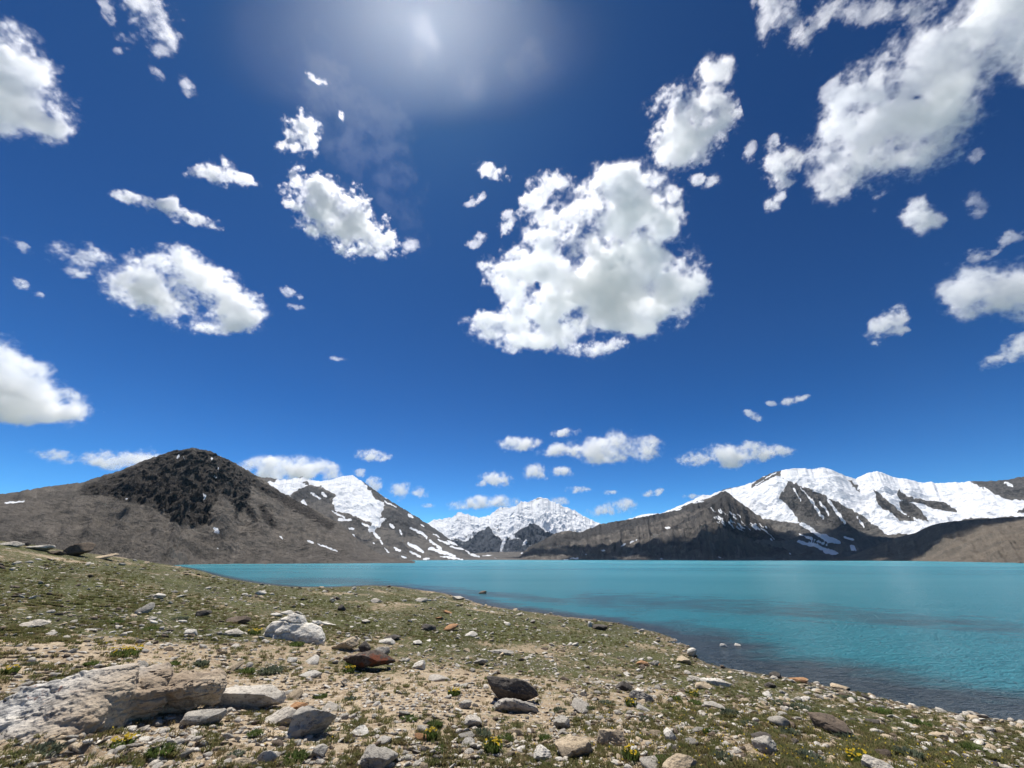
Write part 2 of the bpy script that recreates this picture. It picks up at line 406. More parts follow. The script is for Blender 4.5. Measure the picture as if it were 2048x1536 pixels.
# ------------------------------------------------------------------ mountains
def poly_sd(px, py, poly):
    """signed distance to a polygon, positive inside"""
    p = np.array(poly, float); q = np.roll(p, -1, 0)
    best = np.full(px.shape, 1e9); inside = np.zeros(px.shape, bool)
    for (ax, ay), (bx, by) in zip(p, q):
        dx, dy = bx - ax, by - ay
        t = (((px - ax) * dx + (py - ay) * dy) / (dx * dx + dy * dy + 1e-9)).clip(0, 1)
        best = np.minimum(best, (px - ax - t * dx) ** 2 + (py - ay - t * dy) ** 2)
        c = (ay > py) != (by > py)
        inside ^= c & (px < (bx - ax) * (py - ay) / (by - ay + 1e-12) + ax)
    d = np.sqrt(best)
    return np.where(inside, d, -d)


def seg_sd(px, py, x1, y1, x2, y2, wd):
    dx, dy = x2 - x1, y2 - y1
    t = (((px - x1) * dx + (py - y1) * dy) / (dx * dx + dy * dy + 1e-9)).clip(0, 1)
    return wd * (.55 + .45 * np.sin(math.pi * (.12 + .8 * t))) - np.hypot(px - x1 - t * dx, py - y1 - t * dy)


def mountain(name, ridge, base, cols, rows, mat, g=1.1, carve=.12, nscale=1.0, jag=.6, snow=(), islands=(), streaks=(), rock=(), snow_bias=-1.0,
             back=.5, crag=0.0, zb=-2.0, seed=0, spur=0.0, softpx=5.0, ridge_jit=.06, extra=None, warp=1.0, crag_f=4.5):
    rx = np.array([(r[0], r[1]) for r in ridge], float)
    ra, re = az_el(rx[:, 0], rx[:, 1]); rD = np.array([r[2] for r in ridge], float)
    ba = np.array([az_el(b[0], 1117)[0] for b in base]); bD = np.array([b[1] for b in base], float)
    az = np.linspace(ra[0], ra[-1], cols)
    el = np.interp(az, ra, re); Dr = np.interp(az, ra, rD); Db = np.interp(az, ba, bD)
    k = np.ones(5) / 5
    Dr0 = np.convolve(np.pad(Dr, 20, mode='edge'), np.ones(41) / 41, 'valid')
    L = az * np.median(Dr)                                     # arc length along the range
    size = np.median(Dr0 * np.tan(el.clip(.01)))
    Dr = Dr0 + (fbm(np.stack([L / (size * .9), L * 0, L * 0], -1), 4, seed=seed + 30)) * ridge_jit * Dr0 * 2
    zr = EYE + Dr * np.tan(el)
    nb = max(10, rows // 6)
    t = np.concatenate([np.linspace(0, 1, rows), 1 + np.linspace(0, 1, nb + 1)[1:]])
    tt = t[None, :]
    f = tt.clip(0, 1)
    D = Db[:, None] + (Dr - Db)[:, None] * f + (tt - 1).clip(0) * (back * zr * 2.2)[:, None]
    prof = f ** g
    z = zb + (zr - zb)[:, None] * prof * (1 - (tt - 1).clip(0, 1) * .9)
    X = np.sin(az)[:, None] * D; Y = np.cos(az)[:, None] * D
    s = size * nscale
    q = np.stack([X / s, Y / s, z / s * .7], -1)
    wgt = (f * (1 - f) * 4) ** .7 * (tt <= 1) + (tt > 1) * .25
    Nr = ridged(q * 1.5, 6, seed=seed)                        # buttresses and gullies
    Nf = fbm(q * 6, 5, gain=.6, seed=seed + 7)
    z = z - (1 - Nr) * carve * zr[:, None] * wgt + Nf * carve * .45 * zr[:, None] * wgt
    if spur:                                                  # ribs that run straight down the face
        a = np.stack(np.broadcast_arrays((L / (size * .34))[:, None], f * .9, D * 0), -1)
        z = z - (1 - ridged(a, 4, seed=seed + 13)) * spur * zr[:, None] * wgt
    if crag:                                                  # stepped, broken rock higher up
        cr = ridged(q * np.array([1.0, 1.0, 1.9]) * crag_f, 6, gain=.58, seed=seed + 20)
        m = crag_mask(X, Y, z, rock)
        z = z + (cr - .6) * crag * zr[:, None] * m * (wgt + .12)
        D2 = (cr - .5) * crag * zr[:, None] * m * .8
        X = X - np.sin(az)[:, None] * D2; Y = Y - np.cos(az)[:, None] * D2
    mpp = Dr / 930.0
    jn = fbm(np.stack([L / mpp.mean() / 7, L * 0 + seed, L * 0], -1), 4, gain=.65, seed=seed + 3)
    z = z + jag * (jn * 3.2 * mpp)[:, None] * sstep(.75, 1, f) * np.where(tt > 1, (1.5 - tt).clip(0), 1)
    V = np.stack([X, Y, z], -1)
    px0, py0 = project(V)
    w1 = np.stack([px0 / 26, py0 / 20, px0 * 0 + seed], -1); w2 = np.stack([px0 / 7, py0 / 6, px0 * 0 + seed + .5], -1)
    wx = fbm(w1, 3, seed=seed + 40) * 9 + fbm(w2, 3, seed=seed + 41) * 4.5
    wy = fbm(w1, 3, seed=seed + 42) * 6 + fbm(w2, 3, seed=seed + 43) * 3.5
    px, py = px0 + wx * warp, py0 + wy * warp
    brk = fbm(np.stack([px0 / 9, py0 / 7, px0 * 0 + seed + 3], -1), 3, seed=seed + 44) * 2.6
    sn = np.full(px.shape, -9.0) + (9 + snow_bias) * (1 if snow_bias > -1 else 0)
    if snow_bias <= -1: sn[:] = -1
    for p in snow: sn = np.maximum(sn, (poly_sd(px, py, p) / softpx).clip(-1, 1))
    for p in islands: sn = np.minimum(sn, (-poly_sd(px, py, p) / softpx).clip(-1, 1))
    for p in streaks: sn = np.maximum(sn, ((seg_sd(px0 + wx * .55 * warp, py0 + wy * .55 * warp, *p) + brk * min(1, p[4] / 2.5)) / 2.2).clip(-1, 1))
    if extra is not None: sn = extra(sn, px, py, V, f)
    rk = crag_mask(X, Y, z, rock)
    flow = np.stack(np.broadcast_arrays((L / 10)[:, None], f * np.median(Dr - Db) / 10, D * 0), -1)
    Fc = grid_faces(len(az), len(t))
    o = mesh_np(name, V.reshape(-1, 3), Fc, mat, attrs={'snow': ('FLOAT', sn), 'rock': ('FLOAT', rk), 'flow': ('FLOAT_VECTOR', flow)})
    tag(o, kind='structure')
    return o


def crag_mask(X, Y, z, rock):
    if not rock: return np.zeros(X.shape)
    px, py = project(np.stack([X, Y, z], -1))
    m = np.full(px.shape, -1.0)
    for p in rock:
        if len(p) == 5 and not hasattr(p[0], '__len__'): m = np.maximum(m, (seg_sd(px, py, *p) / 8).clip(-1, 1))
        else: m = np.maximum(m, (poly_sd(px, py, p) / 9).clip(-1, 1))
    return m * .5 + .5


def mountain_material(name, scree, scree2, rock, size, snow_col=(.76, .775, .80), bump=1.0, streak=.5, snow_noise=.55, tint=None, snow_rough=1.0):
    s = NT(name)
    geo = s.n('NewGeometry'); pos = geo.outputs['Position']
    big = s.noise(pos, 3.2 / size, 6, .6); mid = s.noise(pos, 17 / size, 6, .65); fine = s.noise(pos, 70 / size, 6, .75)
    fl = s.n('Mapping', {'Vector': s.attr('flow', 'Vector'), 'Scale': (170 / size, 30 / size, 1)}).outputs[0]
    fan = s.noise(fl, 1.0, 6, .65, 1.1)
    col = s.mix(s.ramp(big, .35, .68), scree, scree2)
    fanf = s.math('MULTIPLY', s.ramp(fan, .5, .72), streak)
    col = s.mix(fanf, col, [min(1, c * 1.75) for c in scree])
    dk = s.math('MULTIPLY', s.ramp(fan, .47, .3), streak * .9)
    col = s.mix(dk, col, [c * .55 for c in rock])
    rk = s.attr('rock')
    rm = s.ramp(s.math('ADD', rk, s.math('ADD', s.math('MULTIPLY', s.math('SUBTRACT', mid, .5), 1.5), s.math('MULTIPLY', s.math('SUBTRACT', big, .5), 1.6))), .38, .72)
    rcol = s.mix(s.ramp(fine, .36, .68), [c * .5 for c in rock], [c * 1.7 for c in rock])
    rcol = s.mix(s.ramp(mid, .48, .7, 0, .55), rcol, scree2)
    col = s.mix(rm, col, rcol)
    spk = s.ramp(fine, .52, .7)                                        # paler loose blocks, scattered by fine noise
    col = s.mix(s.math('MULTIPLY', spk, .6), col, [c * 1.6 for c in scree2])
    dspk = s.ramp(fine, .47, .33)
    col = s.mix(s.math('MULTIPLY', dspk, .65), col, [c * .5 for c in scree])
    sv = s.math('ADD', s.attr('snow'), s.math('MULTIPLY', s.math('SUBTRACT', s.math('ADD', s.math('MULTIPLY', mid, .6), s.math('MULTIPLY', fine, .4)), .5), snow_noise * 2))
    sm = s.ramp(sv, -.06, .10)
    crev = s.n('Mapping', {'Vector': s.attr('flow', 'Vector'), 'Scale': (30 / size, 330 / size, 1)}).outputs[0]
    ice = s.noise(crev, 1.0, 5, .62, .6)
    scol = s.mix(s.ramp(ice, .55, .75, 0, .5), snow_col, (.50, .55, .62))  # crevasse shade put into the snow colour as grey-blue bands
    col = s.mix(sm, col, scol)
    hgt = s.math('ADD', s.math('MULTIPLY', mid, 1.4), s.math('ADD', s.math('MULTIPLY', fine, .6), s.math('MULTIPLY', big, 1.2)))
    hs = s.math('ADD', s.math('MULTIPLY', ice, .55), s.math('MULTIPLY', big, 1.0))
    h = s.n('Mix', {0: sm, 2: hgt, 3: s.math('ADD', hs, s.math('MULTIPLY', mid, .7))}, data_type='FLOAT').outputs[0]
    s.bsdf(col, .92, h, .85 * bump, size * .035, .15)
    return s.m


m_left = mountain_material('dark_hill_rock', (.180, .158, .134), (.122, .109, .095), (.050, .043, .038), 240, bump=1.15, streak=.5)
m_glac = mountain_material('grey_scree_rock', (.165, .150, .133), (.11, .103, .096), (.072, .070, .070), 600, streak=.5)
m_right = mountain_material('dark_ridge_rock', (.155, .137, .118), (.095, .086, .078), (.062, .058, .056), 520, streak=.95)
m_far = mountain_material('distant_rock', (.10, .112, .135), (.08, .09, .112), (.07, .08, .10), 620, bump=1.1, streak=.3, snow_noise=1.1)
m_snow = mountain_material('snow_peak_rock', (.18, .168, .152), (.13, .124, .116), (.095, .09, .086), 680, streak=.4, snow_noise=.62, bump=1.1)
m_brown = mountain_material('brown_hill_soil', (.16, .133, .103), (.112, .096, .077), (.055, .048, .042), 170, bump=.8, streak=.45)

# dark hill rising from the left shore
L1_CRAG = [[(300, 918), (345, 900), (385, 893), (425, 902), (475, 928), (520, 958), (560, 985), (545, 1000), (505, 975), (495, 1010), (470, 1040), (462, 1000), (440, 985), (427, 1015), (425, 1045),
            (395, 1055), (360, 1048), (330, 1030), (300, 1010), (250, 1000), (210, 995), (160, 985), (165, 970), (240, 945)],
           (525, 1015, 545, 1050, 9), (545, 985, 660, 1050, 12), (440, 935, 500, 985, 10), (480, 990, 510, 1040, 8), (540, 1045, 548, 1050, 6)]
ridge_L1 = [(-260, 1035, 620), (-100, 1006, 660), (0, 989, 720), (60, 979, 760), (160, 965, 830), (240, 941, 880), (300, 916, 900), (345, 901, 900), (385, 895, 900), (420, 901, 900),
            (470, 926, 900), (520, 955, 900), (570, 989, 870), (620, 1014, 820), (650, 1030, 780), (680, 1048, 740), (720, 1083, 640), (760, 1108, 560), (800, 1119, 480), (830, 1122, 440)]
mountain('mountain_dark_hill', ridge_L1, [(-260, 190), (0, 230), (330, 300), (400, 345), (600, 360), (780, 380), (830, 400)], 760, 300, m_left,
         g=1.35, carve=.10, jag=1.1, rock=L1_CRAG, crag=.06, seed=1, spur=.035,
         snow=[[(425, 1053), (436, 1057), (443, 1066), (430, 1067)], [(405, 988), (410, 988), (411, 998), (407, 1000)]],
         streaks=[(615, 1081, 626, 1086, 2.2), (636, 1089, 673, 1101, 1.6), (560, 1073, 566, 1077, 1.6), (431, 951, 434, 958, 1.8), (441, 912, 444, 914, 2.4), (356, 909, 354, 917, 1.8), (422, 915, 424, 919, 1.5),
                  (10, 1005, 48, 1003, 1.8), (436, 935, 438, 940, 1.5), (250, 996, 256, 997, 1.6), (434, 1096, 437, 1098, 1.4), (365, 914, 367, 920, 1.2)], snow_bias=-1)

# glacier mountain behind it
ridge_L2 = [(470, 975, 2700), (515, 954, 2700), (545, 955, 2700), (560, 960, 2700), (580, 958, 2700), (605, 953, 2700), (612, 958, 2700), (640, 963, 2750), (660, 960, 2800), (680, 953, 2800), (705, 950, 2800), (715, 957, 2750), (730, 966, 2700),
            (770, 995, 2600), (810, 1019, 2450), (850, 1044, 2300), (880, 1064, 2150), (920, 1094, 1950), (955, 1111, 1750), (1010, 1118, 1600)]
snow_L2 = [[(500, 955), (530, 960), (560, 957), (605, 951), (640, 962), (680, 950), (705, 947), (722, 960), (742, 985), (748, 1000), (770, 1005), (772, 1015), (762, 1034), (745, 1045), (725, 1040), (700, 1028), (672, 1018), (662, 1005), (668, 990),
            (655, 980), (632, 973), (610, 968), (598, 978), (580, 994), (556, 988), (530, 970)], [(730, 1038), (768, 1034), (772, 1040), (764, 1046), (752, 1060), (744, 1068), (738, 1060), (744, 1050)]]
str_L2 = [(605, 1003, 612, 1008, 4), (622, 985, 640, 998, 2.5), (646, 988, 652, 992, 4), (665, 1020, 690, 1035, 2), (678, 1038, 702, 1040, 3), (697, 1057, 706, 1058, 2.5), (686, 1065, 712, 1074, 4), (747, 1062, 764, 1088, 2.6), (769, 1095, 775, 1103, 2.2),
          (823, 1056, 853, 1075, 3), (860, 1079, 885, 1101, 2.6), (816, 1087, 847, 1104, 3.6), (860, 1097, 911, 1112, 3.6), (876, 1079, 899, 1089, 2.6), (896, 1082, 914, 1091, 2.4), (899, 1094, 926, 1099, 2.4), (943, 1107, 957, 1113, 2.6),
          (820, 1104, 841, 1114, 2.6), (791, 1095, 800, 1103, 2.4), (804, 1113, 813, 1117, 2.2), (848, 1117, 858, 1118, 1.8), (882, 1113, 923, 1118, 2.4), (819, 1028, 826, 1034, 2.6), (782, 1050, 788, 1056, 2.4), (757, 982, 775, 997, 2.2),
          (770, 1003, 792, 1014, 1.6), (800, 1060, 806, 1072, 1.6), (840, 1050, 846, 1054, 1.6), (725, 1046, 745, 1058, 2.2), (744, 970, 752, 980, 1.6), (748, 1086, 751, 1088, 1.4), (867, 1068, 880, 1075, 1.3), (930, 1100, 940, 1106, 1.4)]
mountain('mountain_glacier', ridge_L2, [(470, 1200), (700, 1000), (800, 1000), (880, 1250), (960, 1480), (1010, 1500)], 620, 280, m_glac, g=1.12, carve=.09, jag=1.0, seed=2, snow=snow_L2,
         islands=[[(604, 962), (612, 958), (614, 966), (606, 968)], [(515, 950), (556, 958), (552, 963), (520, 964)]], streaks=str_L2, spur=.04,
         rock=[[(606, 966), (640, 975), (668, 990), (662, 1006), (640, 1000), (600, 1000), (575, 1002), (585, 990)], (735, 968, 940, 1103, 14), [(772, 1010), (830, 1040), (860, 1075), (800, 1075), (765, 1050)]], crag=.03)

# distant white range at the head of the valley
ridge_F = [(810, 1070, 4300), (850, 1048, 4300), (868, 1040, 4300), (880, 1038, 4300), (905, 1034, 4300), (917, 1024, 4300), (935, 1029, 4300), (960, 1036, 4300), (980, 1029, 4300), (1000, 1015, 4300), (1018, 1015, 4300), (1035, 1011, 4300),
           (1042, 1002, 4300), (1055, 1005, 4380), (1075, 995, 4380), (1090, 996, 4380), (1105, 1003, 4380), (1130, 1014, 4300), (1150, 1021, 4300), (1170, 1034, 4300), (1200, 1046, 4300), (1240, 1058, 4300), (1300, 1085, 4300)]
P1 = [(975, 1050), (1003, 1078), (1014, 1102), (925, 1108), (930, 1088), (950, 1068)]
P2 = [(1065, 1045), (1112, 1074), (1092, 1085), (1050, 1080), (1026, 1072), (1044, 1056)]
def far_snow(sn, px, py, V, f):
    n = ridged(np.stack([V[..., 0] / 430, V[..., 1] / 430, V[..., 2] / 240], -1), 5, seed=61)
    b = .55 - sstep(1050, 1105, py) * 1.0 + (n - .45) * .9
    for p in (P1, P2): b = np.minimum(b, (-poly_sd(px, py, p) / 4).clip(-1, 1) + .1)
    for q in ((1012, 1060, 1030, 1075, 3), (1010, 1080, 1000, 1104, 3.5), (1055, 1080, 1045, 1090, 2.5), (1000, 1045, 1020, 1062, 5), (985, 1062, 1008, 1070, 2)):
        b = np.maximum(b, (seg_sd(px, py, *q) / 2).clip(-1, 1))
    return b
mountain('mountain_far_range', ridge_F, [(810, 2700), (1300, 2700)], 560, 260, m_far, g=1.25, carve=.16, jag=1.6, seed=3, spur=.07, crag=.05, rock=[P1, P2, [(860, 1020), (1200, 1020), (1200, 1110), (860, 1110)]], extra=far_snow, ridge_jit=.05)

# low moraine that closes the valley
ridge_V = [(900, 1116, 2400), (940, 1108, 2500), (980, 1104, 2600), (1020, 1104, 2600), (1050, 1103, 2500), (1100, 1106, 2400), (1150, 1110, 2200)]
mountain('hill_moraine', ridge_V, [(900, 1500), (1150, 1500)], 200, 60, m_glac, g=.9, carve=.06, jag=.8, seed=4, streaks=[(985, 1117, 1000, 1117.5, 1.2), (1042, 1106, 1046, 1107, 1.6), (965, 1111, 985, 1111, 1)])

# snow mountains on the far right
ridge_R1 = [(1150, 1075, 2880), (1200, 1056, 2880), (1235, 1046, 2880), (1262, 1036, 2880), (1290, 1028, 2880), (1320, 1027, 2880), (1345, 1018, 2920), (1385, 1000, 2960), (1405, 990, 3000), (1420, 990, 3040), (1450, 978, 3120), (1490, 970, 3200),
            (1510, 963, 3240), (1530, 951, 3280), (1552, 943, 3360), (1580, 937, 3400), (1605, 936, 3440), (1625, 939, 3440), (1645, 934, 3440), (1665, 940, 3440), (1690, 951, 3440), (1712, 958, 3480), (1735, 946, 3600), (1755, 942, 3680), (1790, 955, 3680),
            (1820, 959, 3680), (1845, 966, 3680), (1862, 963, 3680), (1870, 967, 3680), (1920, 964, 3680), (1940, 962, 3680), (1975, 963, 3680), (2020, 958, 3600), (2050, 953, 3600), (2140, 950, 3520), (2300, 985, 3440)]
snow_R1 = [[(1140, 1000), (1440, 960), (1440, 1000), (1330, 1060), (1140, 1090)],
           [(1430, 988), (1500, 962), (1545, 940), (1575, 962), (1558, 998), (1580, 1018), (1602, 1047), (1560, 1043), (1522, 1037), (1490, 1015), (1455, 1000)],
           [(1540, 940), (1580, 925), (1650, 925), (1700, 945), (1745, 930), (1800, 948), (1850, 955), (1950, 950), (2300, 940), (2300, 1040), (2060, 1034), (1950, 1036), (1880, 1048), (1862, 1056), (1825, 1069), (1775, 1067), (1729, 1038), (1700, 1018),
            (1671, 1001), (1640, 988), (1612, 976), (1575, 960)]]
isl_R1 = [[(1745, 978), (1762, 990), (1795, 1020), (1838, 1044), (1795, 1038), (1765, 1015)], [(1798, 1001), (1822, 1006), (1852, 1034), (1860, 1043), (1822, 1034), (1800, 1016)],
          [(1797, 977), (1806, 985), (1828, 997), (1850, 1004), (1876, 1003), (1912, 1014), (1913, 1023), (1868, 1018), (1838, 1008), (1806, 1000), (1796, 992)], [(1940, 958), (2060, 940), (2300, 940), (2300, 1010), (2060, 1000), (2012, 996), (1988, 990), (1965, 975)],
          [(1500, 978), (1518, 955), (1562, 940), (1556, 952), (1532, 963)], [(2028, 1026), (2052, 1008), (2080, 1030)], [(1695, 958), (1705, 962), (1720, 985), (1708, 975)]]
str_R1 = [(1602, 1048, 1640, 1070, 4), (1640, 1070, 1676, 1085, 6), (1600, 1068, 1655, 1090, 2.6), (1595, 1081, 1672, 1105, 3.6), (1650, 1102, 1670, 1106, 4.5), (1688, 1075, 1706, 1080, 2), (1703, 1094, 1709, 1099, 4.5), (1615, 990, 1645, 1037, 2.4),
          (1640, 1003, 1656, 1030, 2.2), (1658, 1000, 1690, 1047, 3.2), (1588, 978, 1602, 1002, 1.8), (1714, 1033, 1730, 1056, 2), (1602, 975, 1612, 988, 1.6), (1530, 957, 1552, 946, 1.5), (1512, 970, 1528, 960, 1.3), (1968, 975, 1990, 990, 1.6), (2010, 965, 2025, 972, 3)]
mountain('mountain_snow_peaks', ridge_R1, [(1150, 1500), (1690, 1480), (2300, 1500)], 900, 300, m_snow, g=1.05, carve=.13, jag=.9, seed=5, snow=snow_R1, islands=isl_R1, streaks=str_R1, softpx=4,
         rock=[[(1575, 960), (1612, 976), (1671, 1001), (1729, 1038), (1740, 1062), (1690, 1060), (1620, 1040), (1592, 1028), (1556, 998)]] + isl_R1, crag=.03, ridge_jit=.03)

# dark ridge in front of them and its spur
ridge_R2 = [(1035, 1117, 1650), (1060, 1092, 1900), (1085, 1080, 2000), (1112, 1066, 2100), (1135, 1062, 2150), (1160, 1064, 2200), (1185, 1055, 2250), (1200, 1048, 2300), (1250, 1040, 2400), (1300, 1031, 2500), (1345, 1022, 2550), (1380, 1007, 2600), (1415, 997, 2600),
            (1450, 981, 2600), (1462, 990, 2600), (1480, 1004, 2550), (1510, 1026, 2450), (1545, 1050, 2350), (1590, 1078, 2200), (1640, 1102, 1950), (1700, 1117, 1650)]
mountain('mountain_dark_ridge', ridge_R2, [(1035, 1480), (1700, 1480)], 620, 240, m_right, g=1.0, carve=.13, jag=1.2, seed=6, spur=.09, rock=[(1060, 1092, 1450, 1000, 12), (1440, 985, 1560, 1070, 22)], crag=.03,
         snow=[], streaks=[(1244, 1091, 1252, 1087, 1.8), (1262, 1086, 1272, 1080, 2.2), (1202, 1101, 1210, 1101, 1.6), (1170, 1109, 1176, 1109, 1.4), (1128, 1118, 1136, 1118, 1.4), (1142, 1117, 1156, 1117, 1.8), (1350, 1020, 1362, 1016, 1.5), (1392, 1008, 1408, 1002, 1.6)])
ridge_R3 = [(1225, 1118, 1560), (1250, 1108, 1650), (1290, 1087, 1800), (1340, 1057, 2000), (1380, 1033, 2100), (1420, 1013, 2200), (1448, 990, 2300), (1462, 992, 2300), (1475, 1003, 2280), (1500, 1020, 2250), (1530, 1042, 2150), (1565, 1066, 2000), (1610, 1090, 1800), (1660, 1109, 1650), (1700, 1118, 1550)]
g3 = np.random.default_rng(9)
str_R3 = []
for k in range(46):
    u, v = g3.random(), g3.random()
    x = 1395 + u * 130 + v * 30; y = 1003 + u * 40 + v * 42 + g3.normal() * 2
    l = 4 + 12 * g3.random() ** 2
    str_R3.append((x, y, x + l, y + l * .8, .7 + .8 * g3.random()))
str_R3 += [(1320, 1117, 1326, 1117, 1.6), (1437, 1114, 1448, 1117, 1.4), (1480, 1117, 1488, 1118, 1.4), (1535, 1110, 1543, 1112, 1.3), (1575, 1090, 1584, 1094, 1.3), (1578, 1106, 1582, 1108, 1.2)]
mountain('mountain_spur', ridge_R3, [(1225, 1475), (1700, 1475)], 480, 220, m_right, g=1.0, carve=.12, jag=.9, seed=8, spur=.09, rock=[(1340, 1057, 1448, 995, 7), [(1400, 1010), (1450, 990), (1520, 1040), (1600, 1090), (1560, 1105), (1450, 1060)]], crag=.03, streaks=str_R3)

# smooth brown hill on the right shore
ridge_R4 = [(1660, 1119, 1350), (1700, 1112, 1400), (1730, 1100, 1450), (1765, 1087, 1500), (1800, 1073, 1500), (1830, 1066, 1500), (1858, 1052, 1450), (1880, 1046, 1400), (1910, 1042, 1400), (1960, 1038, 1350), (2048, 1033, 1300), (2150, 1020, 1200), (2400, 1000, 1100)]
mountain('hill_brown', ridge_R4, [(1660, 1300), (1800, 1150), (1900, 850), (2048, 560), (2400, 420)], 420, 160, m_brown, g=1.25, carve=.10, nscale=1.3, jag=.3, seed=10, spur=.07, ridge_jit=.03)
# ------------------------------------------------------------------ lake shore and the ground sheet
SHORE_PX = [(333, 1129.6), (350, 1132), (380, 1137.5), (405, 1144), (435, 1153), (470, 1160), (520, 1168), (580, 1174), (640, 1175.5), (690, 1173.5), (740, 1171), (790, 1173), (840, 1180), (890, 1187), (925, 1196), (955, 1206), (1000, 1216), (1060, 1224),
            (1130, 1233), (1200, 1241), (1260, 1252), (1310, 1264), (1350, 1278), (1380, 1296), (1395, 1316), (1415, 1328), (1460, 1337), (1530, 1350), (1590, 1360), (1650, 1371), (1720, 1388), (1790, 1404), (1870, 1420), (1960, 1433), (2048, 1446), (2200, 1470), (2400, 1496)]
_sx, _sy = on_level([p[0] for p in SHORE_PX], [p[1] for p in SHORE_PX], 0.0)
SHORE = [(-900, 520), (-600, 420), (-380, 345)] + list(zip(_sx.tolist(), _sy.tolist())) + [(26, 3), (45, -40), (60, -120)]
LAND = SHORE + [(300, -2000), (-3000, -2000), (-3000, 600)]


def shore_dist(X, Y):
    """distance inland of the waterline, negative over the lake"""
    best = np.full(X.shape, 1e18)
    for (ax, ay), (bx, by) in zip(SHORE[:-1], SHORE[1:]):
        dx, dy = bx - ax, by - ay
        t = (((X - ax) * dx + (Y - ay) * dy) / (dx * dx + dy * dy)).clip(0, 1)
        best = np.minimum(best, (X - ax - t * dx) ** 2 + (Y - ay - t * dy) ** 2)
    ins = np.zeros(X.shape, bool)
    p = LAND
    for (ax, ay), (bx, by) in zip(p, p[1:] + p[:1]):
        c = (ay > Y) != (by > Y)
        ins ^= c & (X < (bx - ax) * (Y - ay) / (by - ay + 1e-12) + ax)
    d = np.sqrt(best)
    return np.where(ins, d, -d)


CREST = [(-260, 1042, 46), (-120, 1064, 48), (0, 1076, 50), (60, 1086, 56), (140, 1100, 62), (210, 1110, 72), (280, 1121, 95), (325, 1128, 135)]
_c = []
for _x, _y, _d in CREST:
    _r = rays(_x, _y); _r = _r / math.hypot(_r[0], _r[1]) * _d
    _c.append((_r[0], _r[1], EYE + _r[2]))
CREST_XYZ = np.array(_c)


def base_h(d):
    return np.where(d > 0, .135 * d - .0006 * d * d.clip(0, 90), np.maximum(.16 * d, -3.0)).clip(-3, 7.0)


_fit = []
for _q in CREST_XYZ: _fit.append((_q[0], _q[1], _q[2]))
for _q in ((0, 0, 2.36), (-3, 4, 2.36), (3, 4.5, 2.22), (0, 9, 1.75), (-8, 9, 2.5)): _fit.append(_q)
for _q in CREST_XYZ[:6]:                               # the meadow falls away behind its crest
    _k = 1.5; _fit.append((_q[0] * _k, _q[1] * _k, min(_q[2], 4.0) - 1.2))
_fit = np.array(_fit)
_fd = shore_dist(_fit[:, 0], _fit[:, 1])
_res = _fit[:, 2] - base_h(_fd)
_lr = lambda x, y: np.stack([np.arctan2(x, y + 3) * 1.6, np.log(np.hypot(x, y + 3))], -1)
_fp = _lr(_fit[:, 0], _fit[:, 1])
_K = np.exp(-((_fp[:, None] - _fp[None]) ** 2).sum(-1) / .32)
_wt = np.linalg.solve(_K + np.eye(len(_fit)) * .01, _res)


SIL = [(q[0], q[1]) for q in CREST[:-1]] + SHORE_PX
_sa, _se = az_el([q[0] for q in SIL], [q[1] for q in SIL])
_sd = np.concatenate([[q[2] for q in CREST[:-1]], np.hypot(_sx, _sy)])


def ground_h(X, Y, detail=True):
    X = np.asarray(X, float); Y = np.asarray(Y, float)
    sh = X.shape; x = X.ravel(); y = Y.ravel()
    d = shore_dist(x, y)
    p = _lr(x, y)
    r = (np.exp(-((p[:, None] - _fp[None]) ** 2).sum(-1) / .32) * _wt).sum(-1) if len(x) < 3000 else np.concatenate([(np.exp(-((p[i:i + 20000, None] - _fp[None]) ** 2).sum(-1) / .32) * _wt).sum(-1) for i in range(0, len(x), 20000)])
    h = base_h(d) + r * sstep(0, 9, d)
    rad = np.hypot(x, y)
    z0 = x * 0
    # the meadow keeps below the skyline of its crest and leaves the bay in view
    a = np.arctan2(x, y)
    lim = EYE + rad * np.tan(np.interp(a, _sa, _se)) - .035 * (rad - np.interp(a, _sa, _sd) * 1.15).clip(0, 120) * (a < _sa[9]) - .12
    lim = lim + 30 * sstep(float(_sa[30]), float(_sa[34]), a)
    lim = np.where(np.abs(a) > 1.25, 1e3, lim)
    dl = (lim - h).clip(-60, 60)
    h = np.where((d > 0) & (dl < 15), lim - np.log1p(np.exp(dl * 3)) / 3, h)
    h = np.where((d > 0) & (h < .25) & (rad < 400), np.maximum(h, .03 + .02 * d.clip(0, 10)), h)
    lump = fbm(np.stack([x / 7, y / 7, z0], -1), 3, seed=50) * .30 + fbm(np.stack([x / 1.5, y / 1.5, z0], -1), 3, seed=51) * .085
    lump = lump * sstep(-1, 12, d) * (1 - .6 * sstep(60, 300, rad))
    h = h + lump + fbm(np.stack([x / 2.2, y / 2.2, z0], -1), 3, seed=54) * .10 * np.exp(-(d / 2.5) ** 2)
    if detail:
        fade = 1 - sstep(14, 45, rad)
        n = fbm(np.stack([x / .34, y / .34, z0], -1), 4, gain=.6, seed=52)
        strat = np.abs(fbm(np.stack([x / .8 - y / 2.4, y / .22 + x / 1.6, z0], -1), 3, seed=53))    # bedded stone edges
        low = sstep(.5, .9, 1 - np.hypot((x + 4.2) / 5, (y - 4.4) / 3))
        h = h + n * .032 * fade * sstep(-.5, 1, d) + strat * .15 * low
    return h.reshape(sh)


